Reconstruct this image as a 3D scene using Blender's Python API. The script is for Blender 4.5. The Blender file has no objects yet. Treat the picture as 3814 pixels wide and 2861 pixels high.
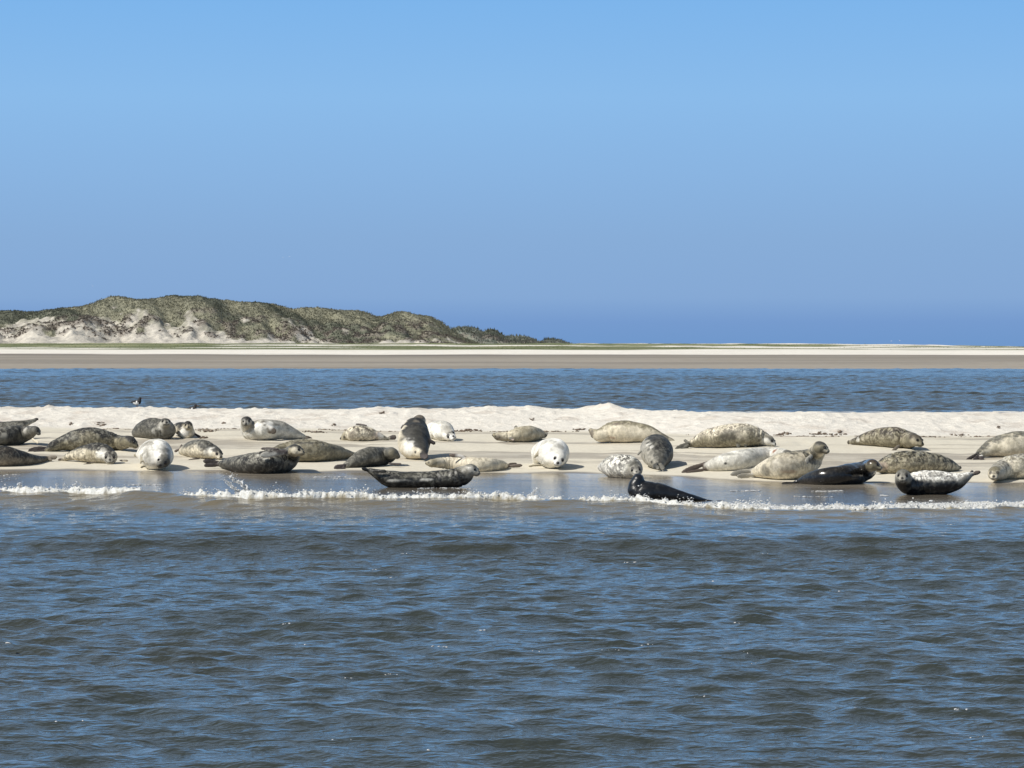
import bpy, bmesh, math, random
import numpy as np
from mathutils import Vector, Matrix

random.seed(7)
rng = np.random.default_rng(11)
S = bpy.context.scene
COL = S.collection
R = math.radians

# ------------------------------------------------------------------ camera, sky, sun, exposure
H = 1.65                       # eye height above the water, metres
FPX = 11466.0                  # focal length in photo pixels (photo 3814 x 2861)
CX, HY = 1907.0, 1290.0        # image centre column, horizon row
cam_d = bpy.data.cameras.new("camera")
cam = bpy.data.objects.new("camera", cam_d)
COL.objects.link(cam)
S.camera = cam
cam.location = (0, 0, H)
cam.rotation_euler = (R(90), 0, 0)
cam_d.sensor_width = 36.0
cam_d.lens = 36.0 * FPX / 3814.0
cam_d.shift_y = -(1430.5 - HY) / 3814.0
cam_d.clip_start = 0.5
cam_d.clip_end = 60000

SUN_EL, SUN_AZ = R(47), R(30)
sunv = Vector((-math.cos(SUN_AZ) * math.cos(SUN_EL), -math.sin(SUN_AZ) * math.cos(SUN_EL), math.sin(SUN_EL)))
sd = bpy.data.lights.new("sun", 'SUN')
sd.energy = 5.0
sd.angle = R(0.53)
sd.color = (1.0, 0.965, 0.90)
sun = bpy.data.objects.new("sun", sd)
sun.rotation_euler = sunv.to_track_quat('Z', 'Y').to_euler()
sun.location = (-50, -40, 80)
COL.objects.link(sun)

W = bpy.data.worlds.new("World")
S.world = W
W.use_nodes = True
wt = W.node_tree
wt.nodes.clear()
def wn(t, **kw):
    n = wt.nodes.new(t)
    for k, v in kw.items():
        setattr(n, k, v)
    return n
SKY_K = 0.055
sky = wn('ShaderNodeTexSky', sky_type='NISHITA', sun_disc=False)
sky.sun_elevation = SUN_EL
sky.sun_rotation = math.atan2(sunv.x, sunv.y)
sky.air_density = 1.0
sky.dust_density = 2.2
sky.ozone_density = 1.0
tc = wn('ShaderNodeTexCoord')
sep = wn('ShaderNodeSeparateXYZ')
wt.links.new(tc.outputs['Generated'], sep.inputs[0])
mr = wn('ShaderNodeMapRange')
mr.inputs['From Min'].default_value = 0.0
mr.inputs['From Max'].default_value = math.sin(R(30))
wt.links.new(sep.outputs['Z'], mr.inputs['Value'])
ramp = wn('ShaderNodeValToRGB')
def lin(c):
    return tuple((x / 255 / 12.92) if x / 255 <= 0.04045 else ((x / 255 + 0.055) / 1.055) ** 2.4 for x in c)
stops = [(0.0, (112, 152, 203)), (0.055, (118, 155, 206)), (0.115, (134, 169, 213)), (0.25, (136, 173, 216)),
         (0.40, (138, 180, 225)), (0.58, (139, 187, 234)), (0.80, (126, 181, 235)), (1.0, (117, 174, 232))]
stops = [(p_ * math.sin(R(8)) / math.sin(R(30)), c_) for p_, c_ in stops] + [(.42, (136, 164, 194)), (1.0, (126, 148, 176))]
els = ramp.color_ramp.elements
while len(els) < len(stops):
    els.new(0.5)
for e, (p, c) in zip(els, stops):
    e.position = p
    e.color = (*lin(c), 1)
wt.links.new(mr.outputs[0], ramp.inputs[0])
scl = wn('ShaderNodeVectorMath', operation='SCALE')
scl.inputs['Scale'].default_value = 1.0 / SKY_K
wt.links.new(ramp.outputs[0], scl.inputs[0])
mr2 = wn('ShaderNodeMapRange', interpolation_type='SMOOTHSTEP')
mr2.inputs['From Min'].default_value = math.sin(R(22))
mr2.inputs['From Max'].default_value = math.sin(R(60))
wt.links.new(sep.outputs['Z'], mr2.inputs['Value'])
mx = wn('ShaderNodeMix', data_type='RGBA')
wt.links.new(mr2.outputs[0], mx.inputs[0])
wt.links.new(scl.outputs[0], mx.inputs[6])
wt.links.new(sky.outputs[0], mx.inputs[7])
bg = wn('ShaderNodeBackground')
bg.inputs['Strength'].default_value = SKY_K
wt.links.new(mx.outputs[2], bg.inputs['Color'])
wo = wn('ShaderNodeOutputWorld')
wt.links.new(bg.outputs[0], wo.inputs[0])

S.view_settings.view_transform = 'Standard'
S.view_settings.look = 'None'
S.view_settings.exposure = 0.0
S.view_settings.gamma = 1.0
S.render.resolution_x, S.render.resolution_y = 1024, 768

# ------------------------------------------------------------------ numpy noise
def h2(ix, iy, seed):
    n = (ix.astype(np.int64) * 374761393 + iy.astype(np.int64) * 668265263 + seed * 974634733) & 0xFFFFFFFF
    n = ((n ^ (n >> 13)) * 1274126177) & 0xFFFFFFFF
    n = n ^ (n >> 16)
    return (n & 0xFFFFFF) / float(0xFFFFFF)
def vn(x, y, seed=0):
    x = np.asarray(x, float); y = np.asarray(y, float)
    ix = np.floor(x); iy = np.floor(y)
    fx = x - ix; fy = y - iy
    fx = fx * fx * fx * (fx * (fx * 6 - 15) + 10); fy = fy * fy * fy * (fy * (fy * 6 - 15) + 10)
    a = h2(ix, iy, seed); b = h2(ix + 1, iy, seed); c = h2(ix, iy + 1, seed); d = h2(ix + 1, iy + 1, seed)
    return (a + (b - a) * fx) * (1 - fy) + (c + (d - c) * fx) * fy
def fbm(x, y, seed=0, o=4, g=0.5):
    s = 0; a = 1; t = 0
    for i in range(o):
        s = s + a * vn(x * 2 ** i + 17.3 * i, y * 2 ** i - 9.1 * i, seed + i * 31)
        t += a; a *= g
    return s / t
def ss(a, b, x):
    t = np.clip((np.asarray(x, float) - a) / (b - a), 0, 1)
    return t * t * (3 - 2 * t)
def mixc(a, b, t):
    return a * (1 - t[..., None]) + b * t[..., None]

# ------------------------------------------------------------------ mesh helpers
def mesh_np(name, V, F, smooth=True):
    me = bpy.data.meshes.new(name)
    V = np.ascontiguousarray(V, dtype=np.float32); F = np.ascontiguousarray(F, dtype=np.int32)
    k = F.shape[1]
    me.vertices.add(len(V)); me.vertices.foreach_set('co', V.ravel())
    me.loops.add(F.size); me.loops.foreach_set('vertex_index', F.ravel())
    me.polygons.add(len(F))
    me.polygons.foreach_set('loop_start', np.arange(0, F.size, k, dtype=np.int32))
    me.polygons.foreach_set('loop_total', np.full(len(F), k, dtype=np.int32))
    me.polygons.foreach_set('use_smooth', np.full(len(F), smooth, dtype=bool))
    me.update(calc_edges=True)
    return me
def grid(name, X, Y, Z):
    ny, nx = X.shape
    V = np.stack([X, Y, Z], -1).reshape(-1, 3)
    i = np.arange(ny * nx).reshape(ny, nx)
    F = np.stack([i[:-1, :-1], i[:-1, 1:], i[1:, 1:], i[1:, :-1]], -1).reshape(-1, 4)
    return mesh_np(name, V, F)
def attr_c(me, name, C):
    a = me.color_attributes.new(name, 'FLOAT_COLOR', 'POINT')
    C = np.asarray(C, np.float32).reshape(-1, C.shape[-1])
    if C.shape[1] == 3:
        C = np.concatenate([C, np.ones((len(C), 1), np.float32)], 1)
    a.data.foreach_set('color', np.ascontiguousarray(C).ravel())
def attr_f(me, name, v):
    a = me.attributes.new(name, 'FLOAT', 'POINT')
    a.data.foreach_set('value', np.ascontiguousarray(np.asarray(v, np.float32).ravel()))
def link(name, me, mats, kind=None, label=None, cat=None, group=None):
    o = bpy.data.objects.new(name, me)
    COL.objects.link(o)
    for m in (mats if isinstance(mats, (list, tuple)) else [mats]):
        me.materials.append(m)
    if kind: o['kind'] = kind
    if label: o['label'] = label
    if cat: o['category'] = cat
    if group: o['group'] = group
    return o

# ------------------------------------------------------------------ material helpers
class M:
    def __init__(s, name):
        s.m = bpy.data.materials.new(name); s.m.use_nodes = True
        s.t = s.m.node_tree; s.n = s.t.nodes; s.b = s.n['Principled BSDF']
    def N(s, t, ins=None, **kw):
        n = s.n.new(t)
        for k, v in kw.items(): setattr(n, k, v)
        for k, v in (ins or {}).items(): s.put(n.inputs[k], v)
        return n
    def put(s, inp, v):
        if hasattr(v, 'is_output'): s.t.links.new(v, inp)
        else: inp.default_value = v
    def set(s, **kw):
        for k, v in kw.items(): s.put(s.b.inputs[k.replace('_', ' ')], v)
    def attr(s, name, out='Color'):
        return s.N('ShaderNodeAttribute', attribute_name=name).outputs[out]
    def noise(s, vec, scale, detail=3, rough=0.5, out='Fac', dist=0.0):
        return s.N('ShaderNodeTexNoise', {'Vector': vec, 'Scale': scale, 'Detail': detail, 'Roughness': rough, 'Distortion': dist}).outputs[out]
    def mapr(s, v, a, b, c=0.0, d=1.0, smooth=True):
        return s.N('ShaderNodeMapRange', {'Value': v, 'From Min': a, 'From Max': b, 'To Min': c, 'To Max': d},
                   interpolation_type='SMOOTHSTEP' if smooth else 'LINEAR').outputs[0]
    def mix(s, f, a, b, mode='MIX'):
        n = s.N('ShaderNodeMix', data_type='RGBA', blend_type=mode)
        s.put(n.inputs[0], f); s.put(n.inputs[6], a); s.put(n.inputs[7], b)
        return n.outputs[2]
    def math(s, op, a, b=0.0):
        n = s.N('ShaderNodeMath', operation=op); s.put(n.inputs[0], a); s.put(n.inputs[1], b)
        return n.outputs[0]
    def scalevec(s, v, sc):
        n = s.N('ShaderNodeMapping'); s.put(n.inputs['Vector'], v); n.inputs['Scale'].default_value = sc
        return n.outputs[0]
    def obj(s):
        return s.N('ShaderNodeTexCoord').outputs['Object']
    def bump(s, h, strength, dist):
        return s.N('ShaderNodeBump', {'Height': h, 'Strength': strength, 'Distance': dist}).outputs[0]

# water: dark turbid sea water, colour of the suspended silt / bed per vertex
def water_mat(name, bump_scale, bump_dist, stretch):
    w = M(name)
    p = w.obj()
    c = w.attr('wcol')
    w.set(Base_Color=c, Roughness=w.attr('wrough', 'Fac'), IOR=1.333, Specular_IOR_Level=w.attr('wspec', 'Fac'))
    n1 = w.noise(w.scalevec(p, stretch), bump_scale, 3, 0.55)
    w.set(Normal=w.bump(n1, w.attr('wbump', 'Fac'), bump_dist))
    return w.m
MAT_WATER = water_mat('sea_water', 11.0, 0.028, (0.7, 1.0, 1.0))
MAT_CHANNEL = water_mat('channel_water', 3.0, 0.07, (0.8, 1.0, 1.0))

sm = M('shore_sand')
p = sm.obj()
g1 = sm.noise(p, 90, 3, 0.7)
g2 = sm.noise(p, 14, 4, 0.6)
cc = sm.mix(sm.mapr(g1, 0.25, 0.75), (0.84, 0.83, 0.82, 1), (1.08, 1.08, 1.08, 1))
cb = sm.mix(1.0, sm.attr('scol'), cc, 'MULTIPLY')
cb = sm.mix(1.0, cb, sm.mix(sm.mapr(g2, 0.3, 0.7), (0.93, 0.92, 0.91, 1), (1.04, 1.04, 1.04, 1)), 'MULTIPLY')
sm.set(Base_Color=cb, Roughness=sm.attr('srough', 'Fac'))
sm.b.inputs['Specular IOR Level'].default_value = 0.35
hh = sm.math('ADD', sm.math('MULTIPLY', g1, 0.4), g2)
sm.set(Normal=sm.bump(hh, sm.attr('sbump', 'Fac'), 0.03))
MAT_SAND = sm.m

fm = M('far_shore_sand')
p = fm.obj()
n = fm.noise(fm.scalevec(p, (0.06, 0.35, 1)), 1.0, 4, 0.6)
n2 = fm.noise(p, 1.2, 3, 0.7)
cb = fm.mix(1.0, fm.attr('scol'), fm.mix(fm.mapr(n, 0.3, 0.7), (0.86, 0.86, 0.86, 1), (1.1, 1.1, 1.1, 1)), 'MULTIPLY')
cb = fm.mix(1.0, cb, fm.mix(fm.mapr(n2, 0.3, 0.7), (0.9, 0.9, 0.9, 1), (1.08, 1.08, 1.08, 1)), 'MULTIPLY')
fm.set(Base_Color=cb, Roughness=0.9)
fm.b.inputs['Specular IOR Level'].default_value = 0.15
MAT_FAR = fm.m

dm = M('dune_ground')
p = dm.obj()
n = dm.noise(p, 0.35, 5, 0.65)
n2 = dm.noise(p, 1.4, 4, 0.7)
cb = dm.mix(1.0, dm.attr('dcol'), dm.mix(dm.mapr(n, 0.3, 0.7), (0.8, 0.8, 0.8, 1), (1.15, 1.15, 1.12, 1)), 'MULTIPLY')
cb = dm.mix(1.0, cb, dm.mix(dm.mapr(n2, 0.3, 0.7), (0.92, 0.92, 0.92, 1), (1.06, 1.06, 1.06, 1)), 'MULTIPLY')
dm.set(Base_Color=cb, Roughness=0.95, Normal=dm.bump(n2, 0.7, 0.5))
dm.b.inputs['Specular IOR Level'].default_value = 0.1
MAT_DUNE = dm.m

gm = M('marram_grass')
gm.set(Base_Color=gm.attr('gcol'), Roughness=0.9)
tr = gm.N('ShaderNodeBsdfTranslucent', {'Color': gm.attr('gcol')})
ms = gm.N('ShaderNodeMixShader'); ms.inputs[0].default_value = 0.45
gm.t.links.new(gm.b.outputs[0], ms.inputs[1]); gm.t.links.new(tr.outputs[0], ms.inputs[2])
gm.t.links.new(ms.outputs[0], gm.n['Material Output'].inputs['Surface'])
gm.b.inputs['Specular IOR Level'].default_value = 0.15
MAT_GRASS = gm.m

fo = M('sea_foam')
p = fo.obj()
n = fo.noise(p, 45, 4, 0.65)
fo.set(Base_Color=fo.mix(1.0, fo.attr('fcol'), fo.mix(fo.mapr(n, 0.35, 0.62), (0.74, 0.72, 0.66, 1), (1, 1, 1, 1)), 'MULTIPLY'), Roughness=0.45,
       Normal=fo.bump(n, 0.7, 0.02))
tr = fo.N('ShaderNodeBsdfTranslucent', {'Color': (0.9, 0.92, 0.92, 1)})
ms = fo.N('ShaderNodeMixShader'); ms.inputs[0].default_value = 0.22
fo.t.links.new(fo.b.outputs[0], ms.inputs[1]); fo.t.links.new(tr.outputs[0], ms.inputs[2])
fo.t.links.new(ms.outputs[0], fo.n['Material Output'].inputs['Surface'])
MAT_FOAM = fo.m

wr = M('dry_seaweed')
wr.set(Base_Color=wr.mix(wr.noise(wr.obj(), 30, 3), (0.05, 0.035, 0.025, 1), (0.22, 0.16, 0.11, 1)), Roughness=0.8)
MAT_WRACK = wr.m

sl = M('seal_coat')
p = sl.obj()
rnd = sl.N('ShaderNodeObjectInfo').outputs['Random']
off = sl.N('ShaderNodeCombineXYZ', {'X': sl.math('MULTIPLY', rnd, 57.0), 'Y': sl.math('MULTIPLY', rnd, 31.0), 'Z': rnd}).outputs[0]
va = sl.N('ShaderNodeVectorMath', operation='ADD'); sl.put(va.inputs[0], p); sl.put(va.inputs[1], off)
pv = va.outputs[0]
base = sl.N('ShaderNodeAttribute', attribute_name='base')
mark = sl.N('ShaderNodeAttribute', attribute_name='mark')
na = sl.noise(pv, 13, 3, 0.6, dist=0.6)
nb = sl.noise(pv, 34, 3, 0.65, dist=0.4)
nc = sl.noise(pv, 5.5, 3, 0.55)
ma = sl.mapr(sl.math('ADD', sl.math('MULTIPLY', na, 0.62), sl.math('MULTIPLY', nb, 0.38)), 0.49, 0.54)
ma = sl.math('MULTIPLY', ma, mark.outputs['Alpha'])
ma = sl.math('MULTIPLY', ma, sl.mapr(nc, 0.3, 0.55, 0.55, 1.0))
c1 = sl.mix(ma, base.outputs['Color'], mark.outputs['Color'])
nd = sl.noise(pv, 22, 2, 0.55, dist=0.8)
fk = sl.math('MULTIPLY', sl.mapr(nd, 0.53, 0.575), sl.math('MULTIPLY', mark.outputs['Alpha'], 0.8))
c1 = sl.mix(fk, c1, sl.mix(1.0, sl.mix(0.25, c1, (0.42, 0.40, 0.34, 1)), (1.5, 1.5, 1.45, 1), 'MULTIPLY'))
dk2 = sl.math('MULTIPLY', sl.mapr(nd, 0.475, 0.43), sl.math('MULTIPLY', mark.outputs['Alpha'], 0.85))
c1 = sl.mix(dk2, c1, sl.mix(1.0, c1, (0.30, 0.29, 0.28, 1), 'MULTIPLY'))
c1 = sl.mix(1.0, c1, sl.mix(sl.mapr(nc, 0.3, 0.7), (0.78, 0.775, 0.75, 1), (1.16, 1.16, 1.16, 1)), 'MULTIPLY')
nf = sl.noise(pv, 130, 3, 0.7)
c1 = sl.mix(1.0, c1, sl.mix(sl.mapr(nf, 0.3, 0.7), (0.82, 0.82, 0.82, 1), (1.14, 1.14, 1.14, 1)), 'MULTIPLY')
sl.set(Base_Color=c1, Roughness=base.outputs['Alpha'])
sl.b.inputs['Specular IOR Level'].default_value = 0.4
sl.set(Normal=sl.bump(sl.math('ADD', sl.math('MULTIPLY', nf, 0.5), nb), sl.math('MULTIPLY', base.outputs['Alpha'], 0.6), 0.012))
MAT_SEAL = sl.m

ey = M('wet_dark_eye')
ey.set(Base_Color=(0.006, 0.005, 0.005, 1), Roughness=0.08)
MAT_EYE = ey.m

bm_ = M('feathers')
bm_.set(Base_Color=bm_.attr('bcol'), Roughness=0.7)
MAT_BIRD = bm_.m
bb = M('bill_and_legs'); bb.set(Base_Color=(0.08, 0.03, 0.02, 1), Roughness=0.4); MAT_BILL = bb.m

# ------------------------------------------------------------------ terrain functions
SX = np.array([-60, -9, -6.8, -4.5, -2.5, -0.7, 0.6, 1.3, 2.0, 2.6, 3.3, 4.4, 5.6, 9, 60.])
SD = np.array([42, 41.2, 40.8, 40.6, 40.3, 40.2, 39.9, 39.6, 39.0, 38.0, 37.2, 36.9, 37.0, 37.3, 38.])
_xx = np.linspace(-60, 60, 2401)
_ss = np.interp(_xx, SX, SD)
_k = np.hanning(25); _k /= _k.sum()
_ss = np.convolve(np.pad(_ss, 12, 'edge'), _k, 'valid')
def shore(X):
    return np.interp(X, _xx, _ss)
PS = np.array([-60, -20, -12, -7, 0, 3, 6, 9, 9.6, 10.6, 11.5, 12.1, 12.7, 14, 17, 24, 34, 41, 46, 60.])
PZ = np.array([-2.5, -1.2, -0.6, -0.16, 0, .10, .20, .30, .33, .44, .54, .575, .56, .42, .25, .12, .05, 0, -.15, -.8])
def ground(X, Y):
    X = np.asarray(X, float); Y = np.asarray(Y, float)
    s = Y - shore(X)
    z = np.interp(s, PS, PZ)
    z = z + (fbm(X * .5, Y * .35, 5, 3) - .5) * .07 * ss(0.6, 4, s) * (1 - ss(9, 30, s)) + (fbm(X * .8, Y * .5, 8, 2) - .5) * .02 * ss(-6, -1, s) * (1 - ss(0, 2, s))
    return z
def ground_full(X, Y):
    s = Y - shore(X)
    z = ground(X, Y)
    bank = ss(9.0, 9.8, s) * (1 - ss(22, 34, s))
    z = z + bank * ((fbm(X * 1.6, Y * 1.6, 21, 3, .55) - .5) * .035 + (vn(X * 7.5, Y * 6, 33) ** 4) * .03 + (fbm(X * 9, Y * 8, 34, 3, .65) - .5) * .028)
    z = z + .012 * (fbm(X * 5, Y * 5, 41, 3) - .5) * ss(.5, 2, s) - .022 * (vn(X * 3.1, Y * 2.3, 43) ** 7) * ss(.6, 1.5, s) * (1 - ss(8.5, 9, s))
    # dug-up mounds on the crest
    for mx_, ms, hh, wx in ((1.62, 12.0, .12, .23), (1.26, 12.1, .035, .2), (-2.28, 12.1, .045, .14), (-0.4, 12.1, .04, .25), (.33, 12.1, .05, .22), (-8.0, 12.1, .05, .13), (4.6, 12.0, .03, .4)):
        z = z + hh * np.exp(-np.abs((X - mx_) / wx) ** 1.4 - ((s - ms) / .5) ** 2)
    return z
def pix(px, py, d):
    return np.array([(px - CX) / FPX * d, d, H - (py - HY) / FPX * d])
def ray_ground(px, py, lo=28.0, hi=62.0):
    d = np.arange(lo, hi, .01)
    X = (px - CX) / FPX * d
    Z = H - (py - HY) / FPX * d
    g = np.maximum(ground(X, d), 0.0)
    k = np.nonzero(Z <= g)[0]
    return float(d[k[0]]) if len(k) else hi

# ------------------------------------------------------------------ sandbank
xs = np.concatenate([np.linspace(-55, -13, 60)[:-1], np.arange(-13, 13.01, .04), np.linspace(13, 55, 60)[1:]])
sv = np.concatenate([np.linspace(-14, -4, 30)[:-1], np.arange(-4, 8.6, .10), np.arange(8.6, 13.4, .04), np.arange(13.4, 24, .2), np.linspace(24, 60, 50)])
X, SS = np.meshgrid(xs, sv)
Y = shore(X) + SS
Z = ground_full(X, Y)
me = grid('sandbank', X, Y, Z)
dry = np.array([.70, .665, .59]); flat = np.array([.61, .567, .46]); damp = np.array([.35, .312, .248]); wet = np.array([.20, .175, .14])
sN = SS + (fbm(X * .7, Y * .7, 61, 3) - .5) * .5
C = mixc(np.broadcast_to(flat, X.shape + (3,)), dry, ss(8.8, 9.4, sN))
strk = fbm(X * .22, SS * 2.2, 71, 4, .55)
m = ss(.45, .57, strk) * ss(1.4, 3.2, SS) * (1 - ss(8.3, 9.2, SS))
C = mixc(C, damp, m * .85)
blot = fbm(X * 1.2, SS * 3.0, 77, 3)
C = mixc(C, np.array([.62, .575, .47]), ss(.5, .65, blot) * (1 - ss(8, 9, SS)) * .5)
lineM = np.exp(-((SS - 9.0 - (fbm(X * .9, X * 0, 78, 3) - .5) * .25) / .06) ** 2) * ss(.42, .58, fbm(X * 1.3, X * 0 + 3, 79, 3))
C = mixc(C, np.array([.22, .15, .10]), lineM * .8)
C = mixc(C, dry * 1.05, ss(.58, .72, fbm(X * 3, Y * 3, 80, 3)) * ss(9.5, 10, SS) * .6)
C = mixc(C, np.array([.5, .44, .37]), ss(.58, .75, fbm(X * 2.2, Y * 2.2, 81, 4)) * ss(9.2, 9.6, SS) * .5)
wl = SS + (fbm(X * 1.5, Y * .6, 83, 3) - .5) * .5
C = mixc(C, wet, (1 - ss(.05, .45, wl)))
attr_c(me, 'scol', C)
attr_f(me, 'srough', .9 - .55 * (1 - ss(0.0, .5, wl)) - .25 * m)
attr_f(me, 'sbump', .15 + .55 * ss(8.8, 9.6, SS))
link('sandbank', me, MAT_SAND, kind='structure')

# ------------------------------------------------------------------ near water
FX = np.array([-30, -9, -5.8, -5.2, -3.8, -2.87, -1.7, 0, 1.1, 1.85, 3.2, 4.3, 5.3, 9, 30.])
FD = np.array([34, 33.4, 32.9, 32.1, 31.7, 31.0, 30.8, 30.8, 30.7, 30.1, 29.8, 30.0, 30.7, 31.6, 32.5])
_ff = np.interp(_xx, FX, FD); _ff = np.convolve(np.pad(_ff, 12, 'edge'), _k, 'valid')
def foam_d(X):
    return np.interp(X, _xx, _ff) + (fbm(X * 1.3, X * 0, 91, 3) - .5) * .25
def ridge_amp(X):
    return .140 - .080 * ss(-.5, 3, X)
wl_, wdir, wamp, wph = [], [], [], []
for i in range(190):
    L = .08 * (.85 / .08) ** rng.random() ** 1.1
    th = R(13) + rng.normal() * R(30)
    a = .00150 * (L / .4) ** 0.85 * math.exp(-(.11 / L) ** 2) * (0.4 + rng.random() * 1.1)
    if L > .55: a *= .42
    wl_.append(L); wdir.append(th); wamp.append(a); wph.append(rng.random() * 6.283)
def waves(X, Y, amp, lmin=0.0, swell=True):
    dx = np.zeros_like(X); dy = np.zeros_like(X); dz = np.zeros_like(X)
    for L, th, a, ph in zip(wl_, wdir, wamp, wph):
        if L < lmin: continue
        k = 6.2832 / L
        kx, ky = math.sin(th), math.cos(th)
        q = k * (kx * X + ky * Y) + ph
        c, s_ = np.cos(q), np.sin(q)
        dz += a * c; dx -= a * .75 * kx * s_; dy -= a * .75 * ky * s_
    return dx * amp, dy * amp, dz * amp
d_rows = [7.0]
while d_rows[-1] < 44.5:
    d = d_rows[-1]
    d_rows.append(d + max(.018, min(.042, .00009 * d * d)))
d_rows = np.array(d_rows)
ux = np.linspace(-1, 1, 880)
X = ux[None, :] * (1.6 + .245 * d_rows[:, None])
Y = np.repeat(d_rows[:, None], len(ux), 1)
FDm = foam_d(X)
dd = Y - FDm
calm = 1 - ss(-7.5, -1.6, dd)
amp = .58 + .42 * calm
amp *= .75 + .5 * fbm(X * .35, Y * .22, 95, 2)
amp = np.where(dd > 0, .05, amp)
dx, dy, dz = waves(X, Y, amp)
# swells running in behind one another
sw = np.zeros_like(X)
for d0, a, wf, wb, sl_, x0, xw in ((24.6, .135, .75, .8, -.08, 2.2, 6.0), (24.9, .06, .8, .8, .05, -4.2, 3.2), (18.6, .05, .55, .6, -.05, -1.4, 1.4), (16.4, .03, .5, .6, .05, 1.6, 1.5), (13.6, .035, .4, .5, -.1, -.5, 1.1), (28.4, .02, .6, .5, .05, -2, 3), (21.4, .03, .5, .6, -.12, 3, 2)):
    c = d0 + sl_ * (X - x0) + (fbm(X * .5, X * 0 + d0, 99, 2) - .5) * .9
    e = Y - c
    sw += a * np.where(e < 0, np.exp(-(e / wf) ** 2), np.exp(-(e / wb) ** 2)) * np.exp(-((X - x0) / xw) ** 4)
ra = ridge_amp(X) * (.75 + .5 * fbm(X * 1.6, X * 0 + 5, 97, 2))
rid = ra * np.where(dd < 0, np.exp(-(np.abs(dd) / .60) ** 1.5), np.exp(-(dd / .22) ** 2))
swash = (vn(X * .5, Y * 1.6, 98) - .5) * .006 * ss(.3, 1.2, dd)
me = grid('water', X + dx, Y + dy, dz + sw + rid + swash)
deep = np.array([.034, .040, .035]); olive = np.array([.075, .067, .040]); silt = np.array([.135, .112, .070]); film = np.array([.22, .192, .152])
C = np.broadcast_to(deep, X.shape + (3,))
C = mixc(C, olive * .6, ss(.45, .7, fbm(X * .4, Y * .25, 101, 3)) * .2)
C = mixc(C, silt, ss(-1.7, -.35, dd) * (1 - ss(.1, .5, dd)))
C = mixc(C, film * (.55), ss(.15, .6, dd))
sdist = shore(X) - Y
C = mixc(C, film * 1.25, ss(.2, 1.5, dd) * (1 - ss(.2, 3.2, sdist + (fbm(X * .6, Y * 1.4, 103, 3) - .5) * 3.0)))
attr_c(me, 'wcol', C)
attr_f(me, 'wrough', np.where(dd > .2, .10, .05))
attr_f(me, 'wspec', .5 - .30 * ss(.3, 1.2, dd))
attr_f(me, 'wbump', .55 * calm + .32 * (1 - ss(-.2, .5, dd)) + .16 + .22 * ss(.3, 1.0, dd) * ss(.3, 1.6, sdist))
link('water', me, MAT_WATER, kind='structure')

# far open water all round (one broad sheet under everything, to the horizon)
gx = np.concatenate([-np.geomspace(30000, 20, 24), [0], np.geomspace(20, 30000, 24)])
gy = np.concatenate([np.array([-2000, -200, -20, 0, 40, 70, 200, 250, 600]), np.geomspace(900, 30000, 14)])
X, Y = np.meshgrid(gx, gy)
me = grid('open_sea', X, Y, np.full_like(X, -.9))
attr_c(me, 'wcol', np.broadcast_to(deep, X.shape + (3,)))
attr_f(me, 'wrough', np.full(X.shape, .2)); attr_f(me, 'wspec', np.full(X.shape, .5)); attr_f(me, 'wbump', np.full(X.shape, .3))
link('open_sea', me, MAT_CHANNEL, kind='structure')

# channel behind the sandbank
d_rows = np.concatenate([np.arange(68, 110, .125), np.arange(110, 170, .27), np.arange(170, 262, .7)])
ux = np.linspace(-1, 1, 860)
X = ux[None, :] * (3 + .22 * d_rows[:, None])
Y = np.repeat(d_rows[:, None], len(ux), 1)
dz = np.zeros_like(X); dx = np.zeros_like(X); dy = np.zeros_like(X)
r2 = np.random.default_rng(5)
for i in range(90):
    L = .36 * (1.9 / .36) ** r2.random()
    th = R(10) + r2.normal() * R(30)
    a = .0040 * (L / 1.0) ** .9 * (.4 + r2.random())
    k = 6.2832 / L; kx, ky = math.sin(th), math.cos(th)
    q = k * (kx * X + ky * Y) + r2.random() * 6.283
    dz += a * np.cos(q); dx -= .7 * a * kx * np.sin(q); dy -= .7 * a * ky * np.sin(q)
am = ss(258, 205, Y) * (.65 + .7 * fbm(X * .1, Y * .05, 105, 3)) * (.35 + .65 * ss(74, 82, Y))
me = grid('channel', X + dx * am, Y + dy * am, dz * am)
attr_c(me, 'wcol', np.broadcast_to(np.array([.042, .047, .042]), X.shape + (3,)))
attr_f(me, 'wrough', .12 + .0 * X); attr_f(me, 'wspec', .46 + .0 * X); attr_f(me, 'wbump', (.8 * ss(235, 200, Y) + .03))
link('channel_water', me, MAT_CHANNEL, kind='structure')

# ------------------------------------------------------------------ far shore
xs = np.linspace(-170, 170, 420)
ds = np.concatenate([np.arange(205, 250, 2.0), np.arange(250, 540, 2.5), np.arange(540, 760, 12), np.geomspace(760, 4000, 12)])
X, Y = np.meshgrid(xs, ds)
X = X * np.maximum(1, Y / 500)
topz = np.interp(X / Y * FPX + CX, [-400, 0, 2100, 2714, 3300, 3560, 3814, 4300], [2.05, 2.05, 2.10, 2.05, 1.98, 1.72, 1.50, 1.42])
prof = np.interp(Y, [205, 224, 350, 372, 420, 455, 510, 760, 4000], [-.35, 0, .70, .98, 1.33, 1.42, 1.0, 1.0, .4])
zz = np.where(Y > 420, np.interp(Y, [420, 470, 520, 760, 4000], [0, .45, 1, 1, 1]) * (topz - 1.33) + 1.33, prof)
zz = np.where(Y > 900, zz * np.interp(Y, [900, 3000], [1, .0]), zz)
zz = zz + (fbm(X * .05, Y * .06, 121, 4) - .5) * .12 * ss(225, 300, Y) + (fbm(X * .15, Y * .2, 122, 4) - .5) * .35 * ss(415, 480, Y)
me = grid('far_beach', X, Y, zz)
yn = Y + (fbm(X * .03, Y * .01, 123, 4) - .5) * 34
wetc = np.array([.245, .218, .180]); whitec = np.array([.70, .66, .58]); greenc = np.array([.135, .150, .070])
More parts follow.
